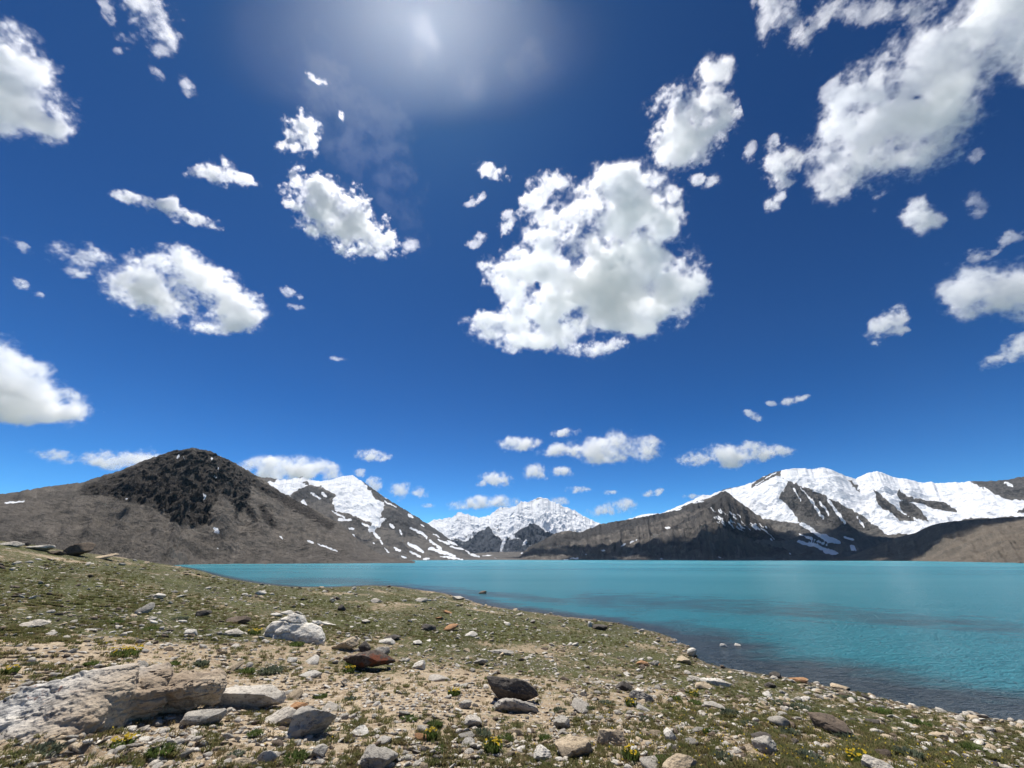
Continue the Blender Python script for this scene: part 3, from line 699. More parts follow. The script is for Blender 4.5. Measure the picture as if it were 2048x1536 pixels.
def hit(x, y):
    """where the sight line through a photograph point meets the ground"""
    d = rays(x, y); d = d / np.linalg.norm(d)
    lo, hi = 2.0, 420.0
    for n_, geo_ in ((90, True), (24, False), (12, False)):          # march, then close in on the crossing
        t = np.geomspace(lo, hi, n_) if geo_ else np.linspace(lo, hi, n_)
        P = d[None] * t[:, None]
        g = ground_h(P[:, 0], P[:, 1])
        below = (P[:, 2] + EYE) < np.maximum(g, -.25)
        k = int(np.argmax(below)) if below.any() else n_ - 1
        lo, hi = t[max(k - 1, 0)], t[k]
    p = P[k]
    return p[0], p[1], float(g[k]), t[k] * (d[1] * CP + d[2] * SP)


m_ground = NT('alpine_ground')
s = m_ground
pos = s.n('NewGeometry').outputs['Position']
g_at = s.attr('grass'); wet = s.attr('wet')
n1 = s.noise(pos, .55, 6, .62); n2 = s.noise(pos, 4.5, 6, .65); n3 = s.noise(pos, 26, 5, .65); n4 = s.noise(pos, 120, 3, .6)
soil = s.mix(s.ramp(n2, .36, .66), (.29, .21, .13), (.56, .45, .31))
soil = s.mix(s.ramp(n3, .50, .68, 0, .75), soil, (.58, .50, .385))
soil = s.mix(s.ramp(n3, .46, .32, 0, .75), soil, (.10, .068, .040))
turf = s.mix(s.ramp(n2, .38, .64), (.044, .052, .019), (.112, .102, .043))
turf = s.mix(s.ramp(n1, .44, .62, 0, .6), turf, (.095, .10, .030))
turf = s.mix(s.ramp(n3, .47, .33, 0, .8), turf, (.022, .022, .012))
turf = s.mix(s.ramp(n3, .56, .72, 0, .5), turf, (.20, .165, .10))
gm = s.math('ADD', g_at, s.math('ADD', s.math('MULTIPLY', s.math('SUBTRACT', n2, .5), 2.6), s.math('ADD', s.math('MULTIPLY', s.math('SUBTRACT', n1, .5), 1.4), s.math('MULTIPLY', s.math('SUBTRACT', n3, .5), 1.6))))
col = s.mix(s.ramp(gm, .34, .72), soil, turf)
vor = s.n('TexVoronoi', {'Vector': pos, 'Scale': 13.0, 'Randomness': 1.0}, feature='F1')
vsel = s.math('MULTIPLY', s.ramp(vor.outputs['Distance'], .40, .30), s.ramp(s.n('SeparateColor', {0: vor.outputs['Color']}).outputs[0], .72, .76))
pcol = s.mix(s.n('SeparateColor', {0: vor.outputs['Color']}).outputs[1], (.30, .26, .21), (.60, .55, .47))
col = s.mix(s.math('MULTIPLY', vsel, .9), col, pcol)
vor2 = s.n('TexVoronoi', {'Vector': pos, 'Scale': 2.6, 'Randomness': 1.0}, feature='F1')
vs2 = s.math('MULTIPLY', s.ramp(s.math('ADD', vor2.outputs['Distance'], s.math('MULTIPLY', s.math('SUBTRACT', n3, .5), .25)), .30, .24), s.ramp(s.n('SeparateColor', {0: vor2.outputs['Color']}).outputs[0], .84, .87))
col = s.mix(s.math('MULTIPLY', vs2, s.attr('far')), col, (.46, .42, .36))
col = s.mix(s.math('MULTIPLY', wet, .65), col, (.06, .052, .045))
hh = s.math('ADD', s.math('MULTIPLY', n3, 1.0), s.math('ADD', s.math('MULTIPLY', n4, .35), s.math('MULTIPLY', vsel, .5)))
s.bsdf(col, .95, hh, 1.0, .03, .15)

# polar sheet, fine where the photograph looks and coarse behind
ang = np.concatenate([np.linspace(-180, -66, 40)[:-1], np.linspace(-66, 66, 1150), np.linspace(66, 180, 40)[1:]])
rad = np.concatenate([[.02, .8, 1.6], np.geomspace(2.4, 30, 430), np.geomspace(30.3, 420, 240), np.geomspace(440, 16000, 40)])
A, Rr = np.meshgrid(np.radians(ang), rad, indexing='ij')
GX, GY = np.sin(A) * Rr, np.cos(A) * Rr
GZ = ground_h(GX, GY)
gd = shore_dist(GX, GY)
GZ = np.where(Rr > 1500, np.minimum(GZ, np.where(GY < 200, 4, -3)), GZ)
fx, fy = project(np.stack([GX, GY, GZ], -1))
front = GY > 1
big = fbm(np.stack([GX / 5, GY / 5, GX * 0], -1), 3, seed=71)
grass = .52 + .36 * sstep(8, 16, Rr) + big * 1.0 - .2 * sstep(10, 5, Rr)
def soil_patch(x, y, rx, ry, k):
    return k * np.exp(-(((fx - x) / rx) ** 2 + ((fy - y) / ry) ** 2)) * front
grass = grass - soil_patch(230, 1500, 420, 60, .5) - soil_patch(850, 1400, 420, 55, .45) - soil_patch(200, 1310, 300, 28, .35) - soil_patch(640, 1290, 120, 30, .3) - soil_patch(620, 1380, 90, 30, .4)
grass = grass + soil_patch(1750, 1480, 260, 45, .35) + soil_patch(1500, 1430, 200, 40, .25) + soil_patch(200, 1185, 400, 30, .3) + soil_patch(1000, 1260, 300, 30, .3)
grass = grass * (1 - .5 * np.exp(-(gd / .9) ** 2))
wet = np.exp(-((gd + .1) / .7) ** 2)
m_sheet = mesh_np('ground', np.stack([GX, GY, GZ], -1).reshape(-1, 3), grid_faces(len(ang), len(rad))[:, ::-1], m_ground.m,
                  attrs={'grass': ('FLOAT', grass), 'wet': ('FLOAT', wet), 'far': ('FLOAT', sstep(9, 22, Rr))})
tag(m_sheet, kind='structure')

# ------------------------------------------------------------------ the lake
s = NT('turquoise_lake_water')
pos = s.n('NewGeometry').outputs['Position']
sh = s.attr('shoal')
wob = s.noise(s.n('Mapping', {'Vector': pos, 'Scale': (.25, .4, 1)}).outputs[0], 1.0, 6, .7)
shm = s.ramp(s.math('ADD', sh, s.math('MULTIPLY', s.math('SUBTRACT', wob, .5), 1.1)), .12, .85)
hue = s.noise(s.n('Mapping', {'Vector': pos, 'Scale': (.004, .012, 1)}).outputs[0], 1.0, 3, .5)
deep = s.mix(s.ramp(hue, .35, .65), WATER_A, WATER_B)
bed = s.mix(s.ramp(s.noise(pos, 1.7, 5, .7), .35, .65), (.045, .066, .076), (.085, .105, .112))
col = s.mix(shm, deep, bed)
wv = s.n('Mapping', {'Vector': pos, 'Rotation': (0, 0, R(-24)), 'Scale': (1.0, 2.1, 1)}).outputs[0]
w1 = s.noise(wv, 1.7, 4, .55, .6); w2 = s.noise(wv, 5.5, 3, .5, .4); w3 = s.noise(wv, .16, 3, .5, .3)
hh = s.math('ADD', s.math('MULTIPLY', w1, .8), s.math('ADD', s.math('MULTIPLY', w2, .42), s.math('MULTIPLY', w3, 1.3)))
p = s.bsdf(col, .27, hh, 1.0, 1.0, .5)
p.inputs['IOR'].default_value = 1.33
ang_w = np.radians(np.concatenate([np.linspace(-180, -66, 30)[:-1], np.linspace(-66, 66, 500), np.linspace(66, 180, 30)[1:]]))
rad_w = np.concatenate([np.geomspace(6, 60, 170), np.geomspace(61, 1750, 110)])
A, Rr = np.meshgrid(ang_w, rad_w, indexing='ij')
WX, WY = np.sin(A) * Rr, np.cos(A) * Rr
wd = -shore_dist(WX, WY)
wpx, wpy = project(np.stack([WX, WY, WX * 0], -1))
shoal = np.exp(-(wd.clip(0) / 2.6) ** 1.6) * 1.0
shoal = np.maximum(shoal, .95 * np.exp(-(wd.clip(0) / 5.2) ** 2) * sstep(1080, 1500, wpx))
def band(pts, wdt, k):
    b = np.zeros(WX.shape)
    for (x1, y1), (x2, y2) in zip(pts[:-1], pts[1:]):
        dx, dy = x2 - x1, y2 - y1
        t = (((wpx - x1) * dx + (wpy - y1) * dy) / (dx * dx + dy * dy)).clip(0, 1)
        b = np.maximum(b, np.exp(-(((wpx - x1 - t * dx) / 60) ** 2 + ((wpy - y1 - t * dy) / wdt) ** 2)))
    return b * k * (WY > 1)
shoal = np.maximum(shoal, band([(1180, 1200), (1300, 1205), (1420, 1211), (1560, 1219), (1700, 1230), (1860, 1244), (2060, 1262), (2250, 1282)], 24, .46))
shoal = np.maximum(shoal, band([(560, 1163), (700, 1163), (860, 1176), (1000, 1190), (1120, 1203)], 9, .5))
lake = mesh_np('water_lake', np.stack([WX, WY, WX * 0], -1).reshape(-1, 3), grid_faces(len(ang_w), len(rad_w))[:, ::-1], s.m, attrs={'shoal': ('FLOAT', shoal)})
tag(lake, kind='structure')
# ------------------------------------------------------------------ rocks
def ico(sub):
    import bmesh
    b = bmesh.new(); bmesh.ops.create_icosphere(b, subdivisions=sub, radius=1)
    V = np.array([v.co[:] for v in b.verts]); Fq = np.array([[v.index for v in f.verts] for f in b.faces]); b.free()
    return V, Fq


ICO = {k: ico(k) for k in (1, 2, 3, 4, 5)}


def rock_shape(seed, sub=4, dims=(1, 1, 1), cuts=9, rough=.06, angular=.95, flat=False):
    """a broken stone: a ball cut by random cleavage planes, then weathered; half-sizes dims"""
    g = np.random.default_rng(seed)
    V, Fq = ICO[sub]
    P = V / (np.abs(V) ** 8.0).sum(-1, keepdims=True) ** (1 / 8.0)              # a blocky core, turned at random
    q_ = np.linalg.qr(g.normal(size=(3, 3)) * np.array([1, 1, .6]) + np.eye(3) * 1.2)[0]; P = P @ q_.T; P /= np.abs(P).max()
    for k in range(cuts * 2):                                     # cleavage planes, then smaller chips off the corners
        n = unit(g.normal(size=3) * np.array([1, 1, .8]))
        d = g.uniform(.38, .72) if k < cuts else g.uniform(.58, .82)
        e = (P @ n - d).clip(0)
        P -= n * (e * angular)[:, None]
    if flat:
        e = (P[:, 2] - .55).clip(0); P[:, 2] -= e * .9
    P /= np.abs(P).max(0)
    P = P * np.array(dims)
    s = np.mean(dims)
    Q = P / s
    dis = fbm(Q * 1.5, 3, seed=seed % 40) * rough * 1.8 + fbm(Q * np.array([4.5, 4.5, 9]), 4, gain=.65, seed=seed % 40 + 3) * rough * 1.3
    tilted = Q @ unit(g.normal(size=3) * np.array([.5, .5, 1]))
    dis = dis - (.5 - np.abs(((tilted * 3.1 + fbm(Q * 1.2, 2, seed=seed % 30 + 9) * 1.3) % 1) - .5)).clip(0, .12) * rough * 3.0     # bedding cracks
    dis = dis - ridged(Q * 2.2, 4, gain=.6, seed=seed % 30 + 12) * rough * 1.1
    P += V * (dis * s)[:, None]
    return P, Fq


def rock_material(name, a, b, dark, lichen=None, vein=.4, rust=None):
    s = NT(name)
    tc = s.n('TexCoord').outputs['Object']
    n1 = s.noise(tc, 3.0, 6, .65); n2 = s.noise(tc, 16, 6, .7); n3 = s.noise(tc, 70, 4, .65)
    st = s.noise(s.n('Mapping', {'Vector': tc, 'Rotation': (.3, .5, .2), 'Scale': (2, 3, 22)}).outputs[0], 1.0, 5, .65, .4)
    col = s.mix(s.ramp(n1, .36, .66), a, b)
    col = s.mix(s.math('MULTIPLY', s.ramp(st, .52, .66), vein), col, dark)
    col = s.mix(s.ramp(n2, .50, .36, 0, .75), col, dark)
    col = s.mix(s.ramp(n3, .54, .74, 0, .35), col, [min(.8, c * 1.35) for c in a])
    if lichen: col = s.mix(s.ramp(s.noise(tc, 5.5, 6, .72), .60, .66, 0, .8), col, lichen)
    if rust: col = s.mix(s.ramp(s.noise(tc, 2.2, 5, .7), .52, .60, 0, .85), col, rust)
    h = s.math('ADD', s.math('MULTIPLY', n2, .8), s.math('ADD', s.math('MULTIPLY', st, .6), s.math('MULTIPLY', n3, .35)))
    s.bsdf(col, .9, h, 1.0, .03, .2)
    return s.m


MAT = {
    'pale': rock_material('pale_stone', (.64, .58, .49), (.45, .405, .34), (.16, .135, .11)),
    'white': rock_material('whitish_stone', (.76, .71, .62), (.56, .52, .45), (.24, .205, .165), lichen=(.33, .25, .13)),
    'tan': rock_material('tan_stone', (.56, .45, .31), (.40, .32, .22), (.17, .125, .085)),
    'grey': rock_material('grey_stone', (.48, .44, .375), (.31, .285, .245), (.10, .09, .077), lichen=(.42, .40, .34)),
    'dark': rock_material('shaded_dark_stone', (.135, .118, .10), (.07, .062, .055), (.028, .024, .021), lichen=(.20, .18, .15)),  # black faces and shaded sides of ordinary rocks, both put into the colour
    'rust': rock_material('rust_stone', (.15, .115, .09), (.06, .05, .043), (.022, .018, .016), rust=(.17, .05, .022)),
    'orange': rock_material('orange_stone', (.46, .25, .12), (.34, .19, .10), (.16, .09, .05), lichen=(.5, .42, .3)),
    'brown': rock_material('brown_stone', (.19, .145, .105), (.12, .092, .07), (.05, .04, .033)),
}
_taken = []


def place_rock(label, x, y, wpx, hpx, mat, seed, sink=.26, cuts=9, rough=.075, depth=.8, tilt=(0, 0), yaw=None, sub=4, flat=False, name='rock', group=None, gx=None):
    """x, y: middle of its foot in the photograph; wpx, hpx: its size there, turned into metres on the ground"""
    gx_, gy_, gz_, dep = hit(x, y)
    m = dep / F_PX
    wd, hg = wpx * m * .5, hpx * m * .76
    hz = hg / (2 - 2 * sink)
    dy = wd * depth
    P, Fq = rock_shape(seed, 5 if wpx > 44 and y > 1200 else sub, (wd, dy, hz), cuts, rough, flat=flat)
    o = mesh_np(name, P, Fq, MAT[mat], smooth=False)
    az = math.atan2(gx_, gy_)
    ux, uy = gx_ / math.hypot(gx_, gy_), gy_ / math.hypot(gx_, gy_)
    X, Y = gx_ + ux * dy * .8, gy_ + uy * dy * .8
    o.location = (X, Y, max(float(ground_h(np.array([X]), np.array([Y]))[0]), -.03) + hz * (1 - 2 * sink))
    gr = np.random.default_rng(seed + 999)
    o.rotation_euler = (R(tilt[0] + gr.normal() * 6), R(tilt[1] + gr.normal() * 6), -az + (yaw or 0))
    tag(o, label, 'rock', group)
    _taken.append((X, Y, wd))
    return o


# the big slab in the near corner: pale and lichened on one side, a dark undercut nose on the other
s = NT('lichened_slab')
tc = s.n('TexCoord').outputs['Object']
n1 = s.noise(tc, 1.6, 6, .65); n2 = s.noise(tc, 7, 6, .7); n3 = s.noise(tc, 42, 4, .65)
st_ = s.noise(s.n('Mapping', {'Vector': tc, 'Rotation': (.1, .16, .1), 'Scale': (1.5, 2, 17)}).outputs[0], 1.0, 5, .65, .4)
sx = s.n('SeparateXYZ', {0: tc}).outputs[0]
side = s.ramp(s.math('ADD', sx, s.math('MULTIPLY', s.math('SUBTRACT', n2, .5), .8)), -.75, .15)
cA = s.mix(s.ramp(n2, .38, .62), (.36, .345, .32), (.74, .70, .63)); cB = s.mix(s.ramp(n1, .36, .64), (.54, .44, .32), (.33, .255, .18))
col = s.mix(side, cA, cB)
col = s.mix(s.ramp(st_, .53, .68, 0, .65), col, (.10, .08, .065))
col = s.mix(s.ramp(n3, .47, .32, 0, .6), col, (.09, .08, .072))
red = s.math('MULTIPLY', s.ramp(s.noise(tc, 3.4, 6, .75), .57, .61), s.ramp(sx, -.2, -.6))
col = s.mix(s.math('MULTIPLY', red, .75), col, (.22, .045, .016))
s.bsdf(col, .92, s.math('ADD', n2, s.math('ADD', s.math('MULTIPLY', st_, .8), s.math('MULTIPLY', n3, .35))), 1.0, .035, .15)


def slab_rock(label, blocks, mat, seed, foot, res=1.7, amp=1.0, name='boulder'):
    """a boulder made of faulted blocks grown together; blocks: x, y, depth shift, half sizes (px), tilts (deg), extra cutting planes"""
    bx, by = foot
    gx_, gy_, gz_, dep = hit(bx, by)
    m = dep / F_PX
    W = unit(np.array([gx_, gy_, 0.0])); U = np.array([W[1], -W[0], 0]); Vv = np.array([0, 0, 1.0])
    C0 = np.array([gx_, gy_, gz_]); px0, py0 = bx, by
    g = np.random.default_rng(seed)
    lo = np.min([[b[0] - px0 - b[3] * 1.4, py0 - b[1] - b[5] * 1.6 - 20, b[2] - b[4] * 1.4 - 20] for b in blocks], 0)
    hi = np.max([[b[0] - px0 + b[3] * 1.4, py0 - b[1] + b[5] * 1.6 + 20, b[2] + b[4] * 1.4 + 20] for b in blocks], 0)
    ax = [np.arange(a_, b_, res) for a_, b_ in zip(lo, hi)]
    G = np.stack(np.meshgrid(*ax, indexing='ij'), -1)            # px units: right, up, away
    fld = np.full(G.shape[:3], -1e3)
    for x, y, sh, hx, hd, hy, tx, ty, extra in blocks:
        D = G - np.array([x - px0, py0 - y, sh])
        a_, b_ = R(tx), R(ty)
        X, Yu, Z = D[..., 0], D[..., 1], D[..., 2]
        X, Yu = X * math.cos(b_) + Yu * math.sin(b_), -X * math.sin(b_) + Yu * math.cos(b_)          # roll
        Yu, Z = Yu * math.cos(a_) - Z * math.sin(a_), Yu * math.sin(a_) + Z * math.cos(a_)           # pitch
        pl = [(X - hx), (-X - hx), (Yu - hy), (-Yu - hy), (Z - hd), (-Z - hd)]
        for nx, ny, nz, d in extra:
            n = unit([nx, ny, nz]); pl.append(X * n[0] + Yu * n[1] + Z * n[2] - d)
        for k in range(7):
            n = unit(g.normal(size=3)); q = abs(n[0]) * hx + abs(n[1]) * hy + abs(n[2]) * hd
            pl.append(X * n[0] + Yu * n[1] + Z * n[2] - q * g.uniform(.72, .9))
        mx = np.max(pl, 0)
        k_ = 5.0
        sm = mx + np.log(sum(np.exp((p_ - mx) / k_) for p_ in pl)) * k_ - 4
        fld = np.maximum(fld, -sm)
    bed = np.abs(((G[..., 1] + G[..., 0] * .12 + 14 * fbm(G / 60, 3, seed=seed)) / 17 % 1) - .5)
    fld = fld + amp * 13 * fbm(G / np.array([60, 46, 60]), 4, gain=.55, seed=seed + 1) + amp * 6 * fbm(G / np.array([16, 11, 16]), 4, gain=.65, seed=seed + 2) - 3.2 * (.10 - bed).clip(0) / .10 * (fbm(G / 50, 2, seed=seed + 4) > -.02)
    for k in range(3):
        q = [slice(None)] * 3; q[k] = 0; fld[tuple(q)] = -1; q[k] = -1; fld[tuple(q)] = -1
    Vx, Q = surface_nets(fld)
    P = Vx * res + lo
    Vw = (P[:, :1] * U + P[:, 1:2] * Vv + P[:, 2:] * W) * m
    o = mesh_np(name, Vw, Q[:, ::-1], mat if not isinstance(mat, str) else MAT[mat])
    o.location = C0
    tag(o, label, 'boulder')
    for x, y, sh, hx, hd, hy, *_r in blocks:
        for f in (-.6, 0, .6):
            c = C0 + (U * (x - px0 + f * hx) + W * sh) * m
            _taken.append((c[0], c[1], hx * m * .6))
    return o


slab_rock('big flat pale boulder in the near corner with a dark undercut nose',
          [(285, 1442, 70, 118, 60, 28, 5, -1, [(0, -.6, -1, 13), (1, .25, -.5, 108), (1, .6, -.2, 112)]),
           (185, 1442, 100, 110, 60, 34, 12, 7, [(-.6, .8, 0, 70)]),
           (80, 1472, 30, 165, 85, 46, 27, 17, [(-.3, .9, -.5, 56), (.8, .1, -.7, 120), (.5, .7, -.4, 105)])], s.m, 21, (190, 1462))
slab_rock('whitish pyramid shaped boulder rising from the grassy middle of the slope',
          [(582, 1262, 14, 34, 24, 30, 8, -4, [(-.75, .66, 0, 22), (.8, .6, 0, 22), (0, .7, -.7, 22), (.5, .5, -.7, 20)]),
           (612, 1272, 6, 34, 22, 14, 10, -10, [(.5, .86, 0, 18), (0, .8, -.6, 15)]),
           (556, 1262, 18, 24, 18, 18, 0, 10, [(-.6, .8, 0, 18)])], 'white', 27, (586, 1280), res=1.1, amp=.42)

HERO = [
 # label, x, y foot, width, height, material, options
 ('black and rust red block with a pale top at mid slope', 735, 1345, 108, 46, 'rust', dict(seed=31, cuts=7, depth=.5, sink=.12, tilt=(8, 6))),
 ('dark long slab standing on edge behind a pale wedge stone', 1032, 1412, 128, 58, 'dark', dict(seed=132, cuts=7, depth=.35, sink=.12, tilt=(6, 13))),
 ('pale ridged wedge stone leaning on the dark long slab', 1034, 1428, 100, 36, 'grey', dict(seed=33, cuts=10, depth=.45)),
 ('angular grey block with a sharp upright corner and dark face', 622, 1480, 92, 68, 'grey', dict(seed=134, cuts=6, depth=.7, sink=.12, tilt=(6, -14))),
 ('smooth low whitish stone right of the big flat boulder', 500, 1422, 142, 46, 'pale', dict(seed=35, cuts=5, rough=.04, depth=.6)),
 ('blue grey flat stone below the smooth low whitish one', 402, 1452, 80, 32, 'grey', dict(seed=36, cuts=7, depth=.6)),
 ('rounded orange stone perched above the angular grey block', 596, 1428, 42, 26, 'orange', dict(seed=37, cuts=4, sink=.3)),
 ('low split stone with bedded layers left of the angular block', 562, 1452, 66, 30, 'pale', dict(seed=38, cuts=9, tilt=(0, -10))),
 ('brown block boulder standing on the far grassy crest', 152, 1112, 44, 30, 'brown', dict(seed=39, cuts=4, sink=.08, depth=.8)),
 ('long low pale ledge stone on the grassy crest', 75, 1101, 46, 14, 'pale', dict(seed=40, cuts=8)),
 ('flat brown ledge stone between the crest boulder and the crest ledge', 112, 1110, 28, 12, 'brown', dict(seed=41)),
 ('pale stone bar at the very start of the grassy crest', 22, 1093, 36, 13, 'pale', dict(seed=42)),
 ('broad cracked bare slab just below the crest boulder', 204, 1118, 46, 8, 'tan', dict(seed=43)),
 ('dark stone on the crest line left of the brown block boulder', 48, 1091, 18, 12, 'dark', dict(seed=144)),
 ('hump backed pale stone in the turf with a dark belly', 66, 1258, 60, 18, 'pale', dict(seed=45, sink=.15)),
 ('tilted pale slab wedge pointing up out of the turf', 283, 1228, 40, 20, 'grey', dict(seed=46, cuts=6, tilt=(0, -20), depth=.4)),
 ('small pale pointed stone standing alone in the far turf', 315, 1199, 24, 13, 'white', dict(seed=47, cuts=6)),
 ('pale pebble cluster stone beside a green hollow', 380, 1272, 24, 14, 'white', dict(seed=48)),
 ('pale arched stone right of the green hollow', 466, 1273, 34, 17, 'pale', dict(seed=49)),
 ('dark lipped flat stone in the turf above the pyramid boulder', 475, 1248, 44, 16, 'brown', dict(seed=50, tilt=(10, 0))),
 ('stubby dark block with a light sill on mid turf', 404, 1234, 28, 16, 'dark', dict(seed=51, cuts=6)),
 ('thin pale plank like stone beside the pyramid boulder', 645, 1250, 50, 9, 'white', dict(seed=52, cuts=9, depth=.3)),
 ('two tone stone on the green strip before the bay', 520, 1190, 22, 11, 'white', dict(seed=53)),
 ('little black and white stone by itself on mid turf', 682, 1222, 18, 14, 'dark', dict(seed=54, cuts=6)),
 ('squat pale stone near the end of the green strip', 752, 1206, 24, 12, 'pale', dict(seed=55)),
 ('flat pale stone in the turf close to the bay shore', 843, 1204, 28, 10, 'pale', dict(seed=56)),
 ('dark topped flat stone left of a pinkish wedge', 860, 1262, 36, 15, 'dark', dict(seed=57, tilt=(8, 0))),
 ('pinkish wedge stone beside the dark topped flat one', 902, 1262, 36, 15, 'orange', dict(seed=58, cuts=6)),
 ('small rust coloured stone on the turf above the pinkish wedge', 895, 1228, 18, 7, 'orange', dict(seed=59)),
 ('pale broken stones at the tip of the grassy point', 918, 1200, 28, 8, 'pale', dict(seed=60)),
 ('red brown stone standing in the water off the grassy point', 965, 1192, 16, 8, 'brown', dict(seed=61, sink=.4)),
 ('dark bodied stone with a pale upright neighbour near the right shore', 1200, 1260, 32, 15, 'dark', dict(seed=62)),
 ('pale upright stone touching the dark bodied one', 1180, 1254, 12, 14, 'white', dict(seed=63)),
 ('mottled boulder with black shadow right behind the rust red block', 768, 1312, 36, 22, 'grey', dict(seed=64, sink=.15)),
 ('dark angular stone standing behind the rust red block', 730, 1304, 28, 22, 'dark', dict(seed=165, cuts=6)),
 ('broad tan stone left behind the rust red block', 690, 1302, 52, 24, 'tan', dict(seed=66, cuts=6)),
 ('low dark stone in grass right behind the mottled boulder', 782, 1282, 40, 11, 'dark', dict(seed=67)),
 ('pale speckled stone in the grass above the rust red block', 836, 1290, 20, 11, 'white', dict(seed=68)),
 ('long thin dark edged stone lying in yellow flowers', 1002, 1308, 56, 9, 'grey', dict(seed=69, depth=.3)),
 ('pale block pair stone in the stony band at mid slope', 838, 1338, 26, 20, 'white', dict(seed=70, cuts=6)),
 ('flat grey purple stone set in the soil at mid slope', 960, 1330, 34, 12, 'grey', dict(seed=71)),
 ('black stone peeping from behind a pale rounded one', 1250, 1382, 36, 22, 'dark', dict(seed=72, sink=.15)),
 ('pale rounded long stone in front of the black one', 1282, 1402, 48, 22, 'grey', dict(seed=73, tilt=(0, 15), cuts=6)),
 ('orange red lichened stone near the white shore rock', 1288, 1332, 30, 14, 'orange', dict(seed=74)),
 ('pinkish grey stone next to the orange red lichened one', 1310, 1332, 18, 13, 'grey', dict(seed=75)),
 ('white upright rock on the little headland at the water', 1384, 1314, 22, 24, 'white', dict(seed=76, cuts=6, sink=.12)),
 ('cream low stone inland of the white headland rock', 1368, 1328, 28, 13, 'tan', dict(seed=77)),
 ('long pale log shaped stone near the right shore', 1436, 1372, 68, 20, 'white', dict(seed=78, cuts=6, depth=.35, tilt=(0, 12))),
 ('cream broken stone beside the log shaped one', 1410, 1378, 36, 16, 'tan', dict(seed=79)),
 ('round white stone sitting in the shallows, nearest the shore', 1450, 1306, 14, 9, 'white', dict(seed=80, cuts=3, sink=.35)),
 ('white stone in the shallows, farther out of the two', 1477, 1304, 14, 9, 'white', dict(seed=81, cuts=4, sink=.35)),
 ('black stone at the waterline of the right shore', 1553, 1357, 24, 13, 'dark', dict(seed=82, cuts=6)),
 ('low black stone inland of the waterline black stone', 1540, 1376, 24, 11, 'dark', dict(seed=83)),
 ('pinkish flat stone on the right shoreline', 1600, 1366, 34, 13, 'orange', dict(seed=84)),
 ('sloping cream stone on the right shoreline', 1680, 1378, 34, 12, 'tan', dict(seed=85)),
 ('mottled brown grey boulder in grass at the right', 1660, 1466, 74, 36, 'brown', dict(seed=86, cuts=8)),
 ('pale tent shaped stone in front of a dark hollow at the right', 1530, 1508, 48, 34, 'grey', dict(seed=87, cuts=6)),
 ('dark flat stone behind the pale tent shaped one', 1528, 1484, 44, 20, 'dark', dict(seed=88)),
 ('white angular stone on bare soil at the right', 1340, 1484, 34, 26, 'white', dict(seed=89, cuts=6)),
 ('tan ridged stone low right of centre by the frame edge', 1152, 1520, 84, 38, 'tan', dict(seed=90, cuts=8, tilt=(0, 10))),
 ('large tan flat topped stone with a smooth brown scar', 1228, 1492, 70, 38, 'tan', dict(seed=91, cuts=5, depth=.6)),
 ('cube like grey stone with a shadowed face at centre right', 1126, 1458, 38, 24, 'grey', dict(seed=92, cuts=5)),
 ('plump pale stone beneath the pale ridged wedge', 944, 1456, 38, 24, 'pale', dict(seed=93, cuts=4)),
 ('grey pale stone with a pinched top at centre left', 930, 1418, 26, 18, 'grey', dict(seed=94)),
 ('white cone shaped stone at the bottom centre', 1082, 1524, 46, 34, 'white', dict(seed=95, cuts=6)),
 ('rounded white stone on soil in the lower middle', 717, 1474, 40, 24, 'white', dict(seed=96, cuts=5)),
 ('mossy grey boulder cut by the bottom edge', 742, 1548, 100, 46, 'grey', dict(seed=97, cuts=6)),
 ('pale grey pair stone at the bottom left of the mossy boulder', 640, 1518, 36, 30, 'grey', dict(seed=98)),
 ('leaning pale flake of rock at the bottom, left half', 528, 1530, 40, 30, 'pale', dict(seed=99, cuts=6, depth=.3, tilt=(0, -25))),
 ('flat tan slab at the bottom edge, left of the flake', 480, 1536, 60, 22, 'tan', dict(seed=100)),
 ('cream block stone at the bottom edge, right half', 1766, 1552, 60, 34, 'pale', dict(seed=101, cuts=5)),
 ('cream stone on dry soil low at the right half', 1362, 1546, 70, 32, 'tan', dict(seed=102, cuts=6)),
 ('pale elongated stone in dry grass left of the mottled boulder', 1430, 1418, 40, 14, 'grey', dict(seed=103)),
 ('flat cream stone in the green at far right', 1880, 1478, 34, 14, 'tan', dict(seed=104)),
 ('dark shadowed stone in the green at far right', 1745, 1448, 26, 12, 'dark', dict(seed=105)),
]
for lab, x, y, wpx, hpx, mt, kw in HERO:
    place_rock(lab, x, y, wpx, hpx, mt, **kw)

# stones strewn over the slope, each its own object
PROTO = {}
for mt in ('pale', 'white', 'tan', 'grey', 'brown', 'orange', 'dark'):
    for k in range(4):
        P, Fq = rock_shape(500 + k * 7 + len(mt) * 31, 3, ((1, .8, .45), (1, .7, .62), (1, .9, .26), (1, .55, .36))[k], 8, .07)
        me = mesh_np('stone', P, Fq, MAT[mt], smooth=False, link=False)
        PROTO[mt, k] = me.data; bpy.data.objects.remove(me)
SHAPE = ('blunt', 'blocky', 'flat', 'long')
TONE = {'pale': 'pale grey', 'white': 'whitish', 'tan': 'tan', 'grey': 'mid grey', 'brown': 'brown', 'orange': 'orange tinted', 'dark': 'dark'}


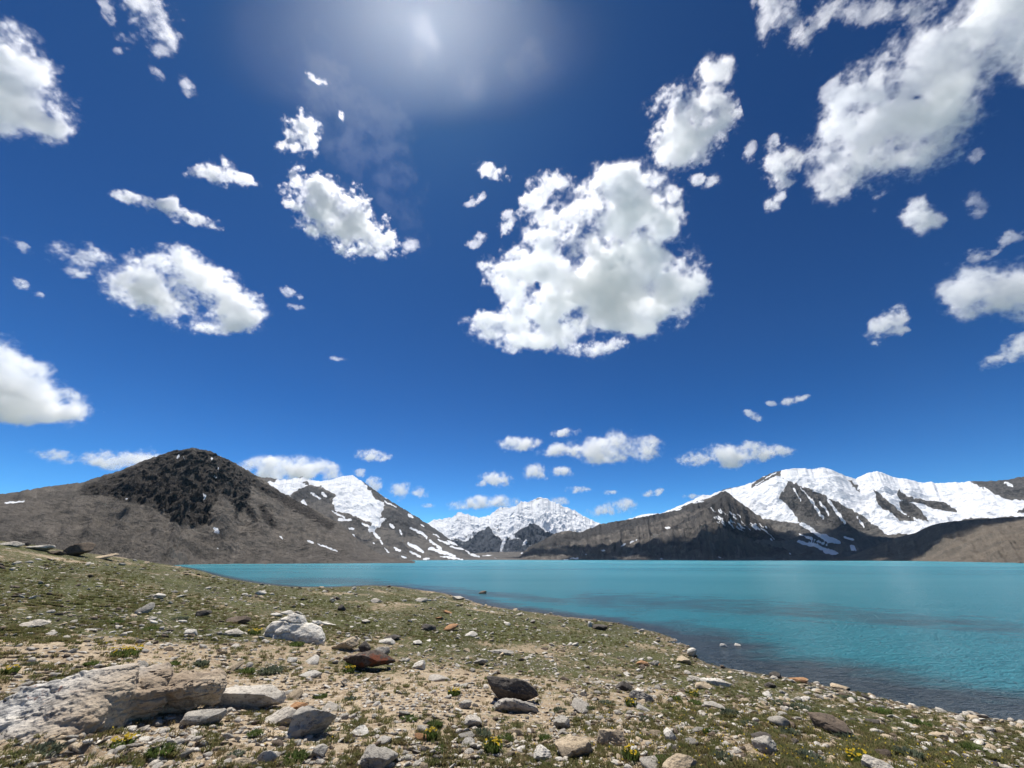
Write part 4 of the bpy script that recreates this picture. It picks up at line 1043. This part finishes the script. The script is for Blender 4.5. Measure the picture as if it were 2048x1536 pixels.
def zone(x, y):
    if y < 1185: return 'in the far turf below the grassy crest'
    if y < 1270: return 'in the turf left of the pyramid boulder' if x < 540 else 'in the turf between the pyramid boulder and the bay' if x < 900 else 'in the turf of the grassy point'
    if y < 1360: return 'on the stony ground above the big flat boulder' if x < 460 else 'around the rust red block' if x < 900 else 'among the flowers above the dark long slab' if x < 1180 else 'near the headland with the white rock'
    if y < 1450: return 'beside the smooth low whitish stone' if x < 680 else 'on bare soil left of the dark long slab' if x < 960 else 'between the dark long slab and the shore' if x < 1400 else 'along the right shore'
    return 'on the bedded soil below the big flat boulder' if x < 520 else 'on bare soil below the angular grey block' if x < 1000 else 'around the large scarred tan stone' if x < 1420 else 'in the grass below the mottled boulder'


g = np.random.default_rng(77)
cnt = 0; tries = 0
shore_y = lambda x: np.interp(x, [p[0] for p in SHORE_PX], [p[1] for p in SHORE_PX])
while cnt < 218 and tries < 9000:
    tries += 1
    x = g.uniform(10, 2040); y = 1165 + 371 * g.random() ** .75
    if y < shore_y(x) + 8 if x > 333 else y < 1130: continue
    keep = 1.0 if y > 1380 or x < 1200 else .7
    if x > 1450 and y > 1440: keep = .45
    if g.random() > keep: continue
    w_px = (9 + 32 * g.random() ** 2.4) * (.75 + .7 * (y - 1165) / 370)
    gx_, gy_, gz_, dep = hit(x, y)
    wd = w_px * dep / F_PX * .5
    if any((gx_ - a) ** 2 + (gy_ - b) ** 2 < (wd * .9 + c * .85) ** 2 for a, b, c in _taken): continue
    mt = g.choice(['pale', 'white', 'tan', 'grey', 'brown', 'orange', 'dark'], p=[.27, .20, .21, .16, .07, .04, .05])
    k = int(g.integers(0, 4))
    o = bpy.data.objects.new('stone', PROTO[mt, k]); C.objects.link(o)
    sc = wd * g.uniform(.85, 1.15)
    o.scale = (sc, sc * g.uniform(.8, 1.2), sc * g.uniform(.7, 1.05))
    o.location = (gx_, gy_, gz_ + sc * .08)
    o.rotation_euler = (g.normal() * .18, g.normal() * .18, g.uniform(0, 6.28))
    lab = f'{TONE[mt]} {SHAPE[k]} stone lying {zone(x, y)}'
    tag(o, lab, 'stone', f'{TONE[mt]} {SHAPE[k]} stones {zone(x, y)}')
    _taken.append((gx_, gy_, wd)); cnt += 1

# the countless smaller stones: one mesh for each tone
def scatter_points(n, g, dens):
    out = []
    while len(out) < n:
        x = g.uniform(-60, 2108, 4000); y = 1120 + 440 * g.random(4000) ** .8
        ok = np.where(x > 333, y > shore_y(x) + 1.5, y > np.interp(x, [0, 333], [1080, 1131])) & (g.random(4000) < dens(x, y))
        out += list(zip(x[ok], y[ok]))
    out = out[:n]
    # the same cover goes on past the edges of the picture, thinning out behind the photographer
    m = int(n * .75); more = []
    while len(more) < m:
        x = g.uniform(-1300, 3300, 4000); y = 1135 + 1700 * g.random(4000) ** 1.6
        ok = ((x < -60) | (x > 2108) | (y > 1560)) & (g.random(4000) < dens(x.clip(0, 2048), y.clip(1140, 1536)) + .1)
        more += list(zip(x[ok], y[ok]))
    return np.array(out + more[:m])


def drop(pts):
    """pixel points to ground points, by a few rounds of fixed point search"""
    d = rays(pts[:, 0], pts[:, 1]); d = d / np.linalg.norm(d, axis=1)[:, None]
    t = np.full(len(pts), 1.3); done = np.zeros(len(pts), bool)
    for k in range(320):
        P = d * t[:, None]
        gh = ground_h(P[~done, 0], P[~done, 1], False)
        low = P[~done, 2] + EYE <= gh
        idx = np.where(~done)[0]; done[idx[low]] = True
        t[idx[~low]] *= 1.018
        if done.all() or t.max() > 330: break
    P = d * t[:, None]
    ok = done & (shore_dist(P[:, 0], P[:, 1]) > -.15)
    return P[ok], t[ok], ok


def merge(V0, F0, loc, scl, rot, name, mat, tilt=None):
    n, k = len(loc), len(V0)
    c, s_ = np.cos(rot)[:, None], np.sin(rot)[:, None]
    Q = V0[None] * scl[:, None, :]
    X = Q[..., 0] * c - Q[..., 1] * s_; Y = Q[..., 0] * s_ + Q[..., 1] * c; Z = Q[..., 2]
    if tilt is not None: Z = Z + X * tilt[:, :1] + Y * tilt[:, 1:]
    V = np.stack([X, Y, Z], -1) + loc[:, None, :]
    Fq = (F0[None] + (np.arange(n) * k)[:, None, None]).reshape(-1, F0.shape[1])
    return mesh_np(name, V.reshape(-1, 3), Fq, mat, smooth=False)


def stone_density(x, y):
    d = np.full(x.shape, .45)
    d = np.where(y > 1360, .8, d)
    d = np.where((x > 1450) & (y > 1420), .4, d)
    d = np.where((y < 1270) & (x > 330), .34, d)
    d = np.where(y < 1190, .25, d)
    d = d * (.4 + 1.0 * (perlin(np.stack([x / 120, y / 45, x * 0 + 9], -1)) > -.05))
    d = np.where(np.abs(y - shore_y(x)) < 12, 1.0, d)
    d = np.where((x < 340) & (y < np.interp(x, [0, 340], [1100, 1140])), .9, d)
    return d


for mt, n, sd in (('pale', 4200, 1), ('tan', 5000, 2), ('white', 2200, 3), ('grey', 3000, 4), ('brown', 2400, 5), ('dark', 600, 6)):
    g = np.random.default_rng(900 + sd)
    pts = scatter_points(n, g, stone_density)
    P, t, ok = drop(pts)
    gz = ground_h(P[:, 0], P[:, 1])
    px_w = np.where(g.random(len(P)) < .12, g.uniform(7, 12, len(P)), 2.2 + 5.0 * g.random(len(P)) ** 2) * (.8 + .5 * (pts[ok][:, 1] - 1120) / 420)
    wd = px_w * t / F_PX * .5
    scl = np.stack([wd, wd * g.uniform(.6, 1, len(P)), wd * g.uniform(.25, .6, len(P))], -1)
    V0, F0 = rock_shape(700 + sd, 1 if mt in ('brown',) else 2, (1, 1, 1), 7, .09)
    o = merge(V0, F0, np.stack([P[:, 0], P[:, 1], gz + scl[:, 2] * .25], -1), scl, g.uniform(0, 6.28, len(P)), 'gravel', MAT[mt], g.normal(size=(len(P), 2)) * .2)
    tag(o, f'small {TONE[mt]} stones and chips strewn over the slope', 'gravel', kind='stuff')
# ------------------------------------------------------------------ turf, cushions and flowers
def leaf_material(name, a, b):
    s = NT(name)
    v = s.n('ObjectInfo').outputs['Random']; pos = s.n('NewGeometry').outputs['Position']
    n = s.noise(pos, 9, 3, .6)
    col = s.mix(s.ramp(n, .35, .65), a, b)
    p = s.bsdf(col, .8, None, spec=.15)
    tr = s.n('BsdfTranslucent', {'Color': col}); mx = s.n('MixShader', {0: .42, 1: p.outputs[0], 2: tr.outputs[0]})      # thin blades let the sun through
    s.t.links.new(mx.outputs[0], s.out.inputs[0])
    return s.m


M_TURF = leaf_material('turf_blades', (.12, .135, .045), (.23, .21, .085))
M_DRY = leaf_material('dry_blades', (.26, .20, .10), (.14, .12, .055))
M_CUSH = leaf_material('grey_green_leaves', (.085, .105, .065), (.15, .17, .115))
M_GREEN = leaf_material('fresh_green_leaves', (.07, .11, .025), (.13, .16, .05))
M_YEL = leaf_material('yellow_petals', (.60, .42, .02), (.50, .38, .05))


def tuft(n, h, spread, g, w=.012, lean=.9):
    """n narrow two-triangle blades bending outward from one foot"""
    a = g.uniform(0, 6.28, n); r = spread * np.sqrt(g.random(n)) * .8
    hh = h * g.uniform(.5, 1.1, n); ln = lean * h * g.uniform(.2, 1, n)
    bx, by = np.cos(a) * r, np.sin(a) * r
    ax = a + g.normal(size=n) * .8
    wx, wy = -np.sin(ax) * w, np.cos(ax) * w
    mx, my = bx + np.cos(ax) * ln * .4, by + np.sin(ax) * ln * .4
    tx, ty = bx + np.cos(ax) * ln, by + np.sin(ax) * ln
    V = np.stack([np.stack([bx - wx * .6, by - wy * .6, hh * 0 - .01], -1), np.stack([bx + wx * .6, by + wy * .6, hh * 0 - .01], -1),
                  np.stack([mx + wx, my + wy, hh * .65], -1), np.stack([mx - wx, my - wy, hh * .65], -1), np.stack([tx, ty, hh], -1)], 1).reshape(-1, 3)
    o = np.arange(n)[:, None] * 5
    Fq = np.concatenate([o + np.array([0, 1, 2]), o + np.array([0, 2, 3]), o + np.array([3, 2, 4])])
    return V, Fq


def flowers(n, h, spread, g, r=.012):
    """small five petalled heads on short stalks"""
    a = g.uniform(0, 6.28, n); q = spread * np.sqrt(g.random(n))
    c = np.stack([np.cos(a) * q, np.sin(a) * q, h * g.uniform(.75, 1.25, n)], -1)
    V, Fq = [], []
    for i in range(n):
        rr = r * g.uniform(.8, 1.25); tl = g.normal(size=2) * .35; ph = g.uniform(0, 6)
        k = len(V)
        V.append(c[i] - np.array([0, 0, rr * .35]))
        for j in range(10):
            q_ = ph + j * math.pi / 5; rad_ = rr * (1.0 if j % 2 == 0 else .62)
            V.append(c[i] + np.array([math.cos(q_) * rad_, math.sin(q_) * rad_, (math.cos(q_) * tl[0] + math.sin(q_) * tl[1]) * rad_]))
        Fq += [[k, k + 1 + j, k + 1 + (j + 1) % 10] for j in range(10)]
    return np.array(V), np.array(Fq)


g = np.random.default_rng(301)
TUFTS = [tuft(26, .055, .07, np.random.default_rng(310 + k), .006) for k in range(3)]


def turf_density(x, y):
    n = perlin(np.stack([x / 95, y / 34, x * 0 + 3], -1)) + .6 * perlin(np.stack([x / 30, y / 12, x * 0 + 6], -1))
    d = .5 + 1.1 * n
    d = d - .55 * np.exp(-(((x - 230) / 420) ** 2 + ((y - 1500) / 60) ** 2)) - .55 * np.exp(-(((x - 850) / 420) ** 2 + ((y - 1400) / 50) ** 2)) - .3 * np.exp(-(((x - 200) / 300) ** 2 + ((y - 1310) / 26) ** 2))
    d = d + .3 * np.exp(-(((x - 1750) / 300) ** 2 + ((y - 1470) / 45) ** 2))
    return (d * np.where(y > 1290, .32, 1.0) * np.where((y > 1290) & (x > 1300), 1.8, 1)).clip(.01, 1)


def turf_layer(n, seed, mat, dens, size, lab, name='grass'):
    g = np.random.default_rng(seed)
    Vs, Fs, off = [], [], 0
    pts = scatter_points(n, g, dens)
    P, t, ok = drop(pts)
    gz = ground_h(P[:, 0], P[:, 1])
    kind = g.integers(0, 3, len(P))
    o = None
    for k in range(3):
        m = kind == k
        sc = size * g.uniform(.55, 1.25, m.sum()) * (1 + (t[m] / 28).clip(0, 1.1))
        V0, F0 = TUFTS[k]
        c, s_ = g.uniform(0, 6.28, m.sum()), None
        X = V0[None, :, 0] * np.cos(c)[:, None] - V0[None, :, 1] * np.sin(c)[:, None]; Y = V0[None, :, 0] * np.sin(c)[:, None] + V0[None, :, 1] * np.cos(c)[:, None]
        Q = np.stack([X, Y, np.broadcast_to(V0[None, :, 2], X.shape)], -1) * sc[:, None, None] * np.array([1, 1, 1.0]) + np.stack([P[m, 0], P[m, 1], gz[m]], -1)[:, None]
        Vs.append(Q.reshape(-1, 3)); Fs.append((F0[None] + (np.arange(m.sum()) * len(V0))[:, None, None]).reshape(-1, 3) + off); off += m.sum() * len(V0)
    o = mesh_np(name, np.concatenate(Vs), np.concatenate(Fs), mat, smooth=False)
    return tag(o, lab, 'grass', kind='stuff')


turf_layer(9000, 401, M_TURF, turf_density, .55, 'short olive green turf covering the slope')
turf_layer(3400, 402, M_DRY, lambda x, y: (turf_density(x, y) * .7 + .03).clip(0, 1), .55, 'dry yellowish grass tufts between the stones')

# yellow blossoms too many to count
def flower_density(x, y):
    d = .02 + 0 * x
    for cx, cy, rx, ry, k in ((960, 1290, 130, 35, .9), (250, 1300, 60, 22, .9), (1400, 1440, 200, 40, .6), (1700, 1510, 200, 40, .8), (1900, 1520, 120, 30, .6), (1120, 1290, 80, 30, .7), (370, 1310, 50, 20, .6), (510, 1264, 30, 12, .8), (230, 1275, 60, 10, .7), (1400, 1500, 200, 40, .3)):
        d = d + k * np.exp(-(((x - cx) / rx) ** 2 + ((y - cy) / ry) ** 2))
    return d.clip(0, 1)
pts = scatter_points(650, np.random.default_rng(411), flower_density)
P, t, ok = drop(pts)
gz = ground_h(P[:, 0], P[:, 1])
V0, F0 = flowers(1, 0, 0, np.random.default_rng(2), 1.0)
g = np.random.default_rng(412)
r = .0072 * g.uniform(.7, 1.3, len(P)) * (1 + t / 14)
fl = merge(V0, F0, np.stack([P[:, 0], P[:, 1], gz + .035 + .03 * g.random(len(P))], -1), np.stack([r, r, r], -1), g.uniform(0, 6, len(P)), 'wildflowers', M_YEL)
tag(fl, 'tiny yellow wildflowers dotted through the turf', 'wildflowers', kind='stuff')

# cushion plants one can tell apart
CUSH_ME = []
for k in range(4):
    g = np.random.default_rng(330 + k)
    V, Fq = tuft(170, .085, .15, g, .0085, .8)
    V[:, 2] *= 1 - .5 * (np.hypot(V[:, 0], V[:, 1]) / .22).clip(0, 1)
    o = mesh_np('cushion_plant', V, Fq, M_CUSH if k < 2 else M_GREEN, smooth=False, link=False)
    CUSH_ME.append(o.data); bpy.data.objects.remove(o)
CUSHIONS = [(75, 1512, 90), (320, 1506, 60), (470, 1512, 40), (700, 1330, 26), (640, 1395, 34), (540, 1345, 60), (490, 1346, 44), (590, 1292, 44), (560, 1398, 26), (510, 1470, 40), (650, 1462, 30), (820, 1440, 44), (870, 1452, 40),
            (965, 1470, 46), (1010, 1480, 40), (1120, 1424, 34), (1210, 1408, 34), (1180, 1418, 24), (1390, 1408, 34), (1460, 1430, 46), (1350, 1400, 30), (1500, 1450, 40), (1560, 1410, 32), (1600, 1420, 50), (1640, 1432, 44), (1760, 1425, 50), (1700, 1400, 34),
            (1840, 1452, 50), (1580, 1470, 46), (1690, 1476, 54), (1320, 1525, 50), (1450, 1520, 50), (1620, 1520, 60), (1820, 1512, 60), (1950, 1500, 54), (880, 1500, 34), (1090, 1478, 34), (770, 1500, 30), (590, 1520, 60), (400, 1330, 40), (345, 1330, 34), (300, 1260, 34), (360, 1240, 36), (230, 1248, 34), (180, 1330, 34), (60, 1330, 30), (700, 1400, 30), (980, 1360, 30), (1290, 1440, 30), (1420, 1466, 34)]
g = np.random.default_rng(350)
for x, y, wpx in CUSHIONS:
    gx_, gy_, gz_, dep = hit(x, y)
    k = int(g.integers(0, 4))
    o = bpy.data.objects.new('cushion_plant', CUSH_ME[k]); C.objects.link(o)
    sc = wpx * dep / F_PX / .34
    o.location = (gx_, gy_, gz_); o.scale = (sc, sc, min(sc, 1.6) * g.uniform(.75, 1.1)); o.rotation_euler = (0, 0, g.uniform(0, 6.28))
    tone = 'grey green' if k < 2 else 'fresh green'
    tag(o, f'{tone} cushion plant growing {zone(x, y)}', 'plant', f'{tone} cushion plants {zone(x, y)}')

# clumps in flower: leaves and blossoms are their parts
CLUMPS = [('yellow flowering clump below the big flat boulder, near the bottom edge', 240, 1500, 46, 16), ('yellow flowering clump standing right against the rust red block', 697, 1345, 26, 9), ('yellow flowering clump left of the whitish pyramid boulder', 508, 1268, 30, 12),
          ('biggest patch of yellow flowers, above the big flat boulder', 252, 1310, 60, 20), ('yellow flowering clump at the bottom edge right of the centre', 985, 1500, 44, 12), ('pale flowering clump beside the large scarred tan stone', 1262, 1520, 40, 9),
          ('sparse yellow clump at the foot of the mossy grey boulder', 860, 1478, 30, 7), ('yellow clump in dry soil left of the pale ridged wedge', 908, 1392, 28, 8), ('yellow clump behind the pale rounded long stone', 1262, 1412, 26, 8),
          ('yellow clump on the rocky soil near the upper left boulder edge', 18, 1348, 28, 9), ('yellow clump right of the large cream broken stone', 1385, 1392, 30, 9), ('yellow flowering clump low in the grass at far right', 1718, 1528, 44, 12)]
for i, (lab, x, y, wpx, nf) in enumerate(CLUMPS):
    gx_, gy_, gz_, dep = hit(x, y)
    g = np.random.default_rng(370 + i)
    sp = wpx * dep / F_PX * .5
    r_ = bpy.data.objects.new('flowering_plant', None); C.objects.link(r_); r_.location = (gx_, gy_, gz_); r_.empty_display_size = .1
    tag(r_, lab, 'flower', 'yellow flowering clumps')
    hgt = min(.12, .07 + sp * .12)
    V, Fq = tuft(int(90 + 260 * min(sp, .8)), hgt, sp, g, .009, .6)
    o = mesh_np('leaves', V, Fq, M_GREEN, smooth=False); o.parent = r_
    V, Fq = flowers(nf * 2, hgt * 1.05, sp * .9, g, .0105 + .0012 * dep)
    o = mesh_np('flowers', V, Fq, M_YEL, smooth=False); o.parent = r_

# ------------------------------------------------------------------ the thin mountain air
s = NT('mountain_air')
v = s.n('VolumePrincipled', {'Color': (.62, .80, 1.0, 1), 'Density': 1.8e-5, 'Anisotropy': .2})
s.t.links.new(v.outputs[0], s.out.inputs['Volume'])
hx, z0, z1 = 16500.0, -5.5, 665.0
V = np.array([(x, y, z) for x in (-hx, hx) for y in (-hx, hx) for z in (z0, z1)])
Fq = np.array([(0, 1, 3, 2), (4, 6, 7, 5), (0, 4, 5, 1), (2, 3, 7, 6), (0, 2, 6, 4), (1, 5, 7, 3)])
tag(mesh_np('haze', V, Fq, s.m, smooth=False), kind='stuff')
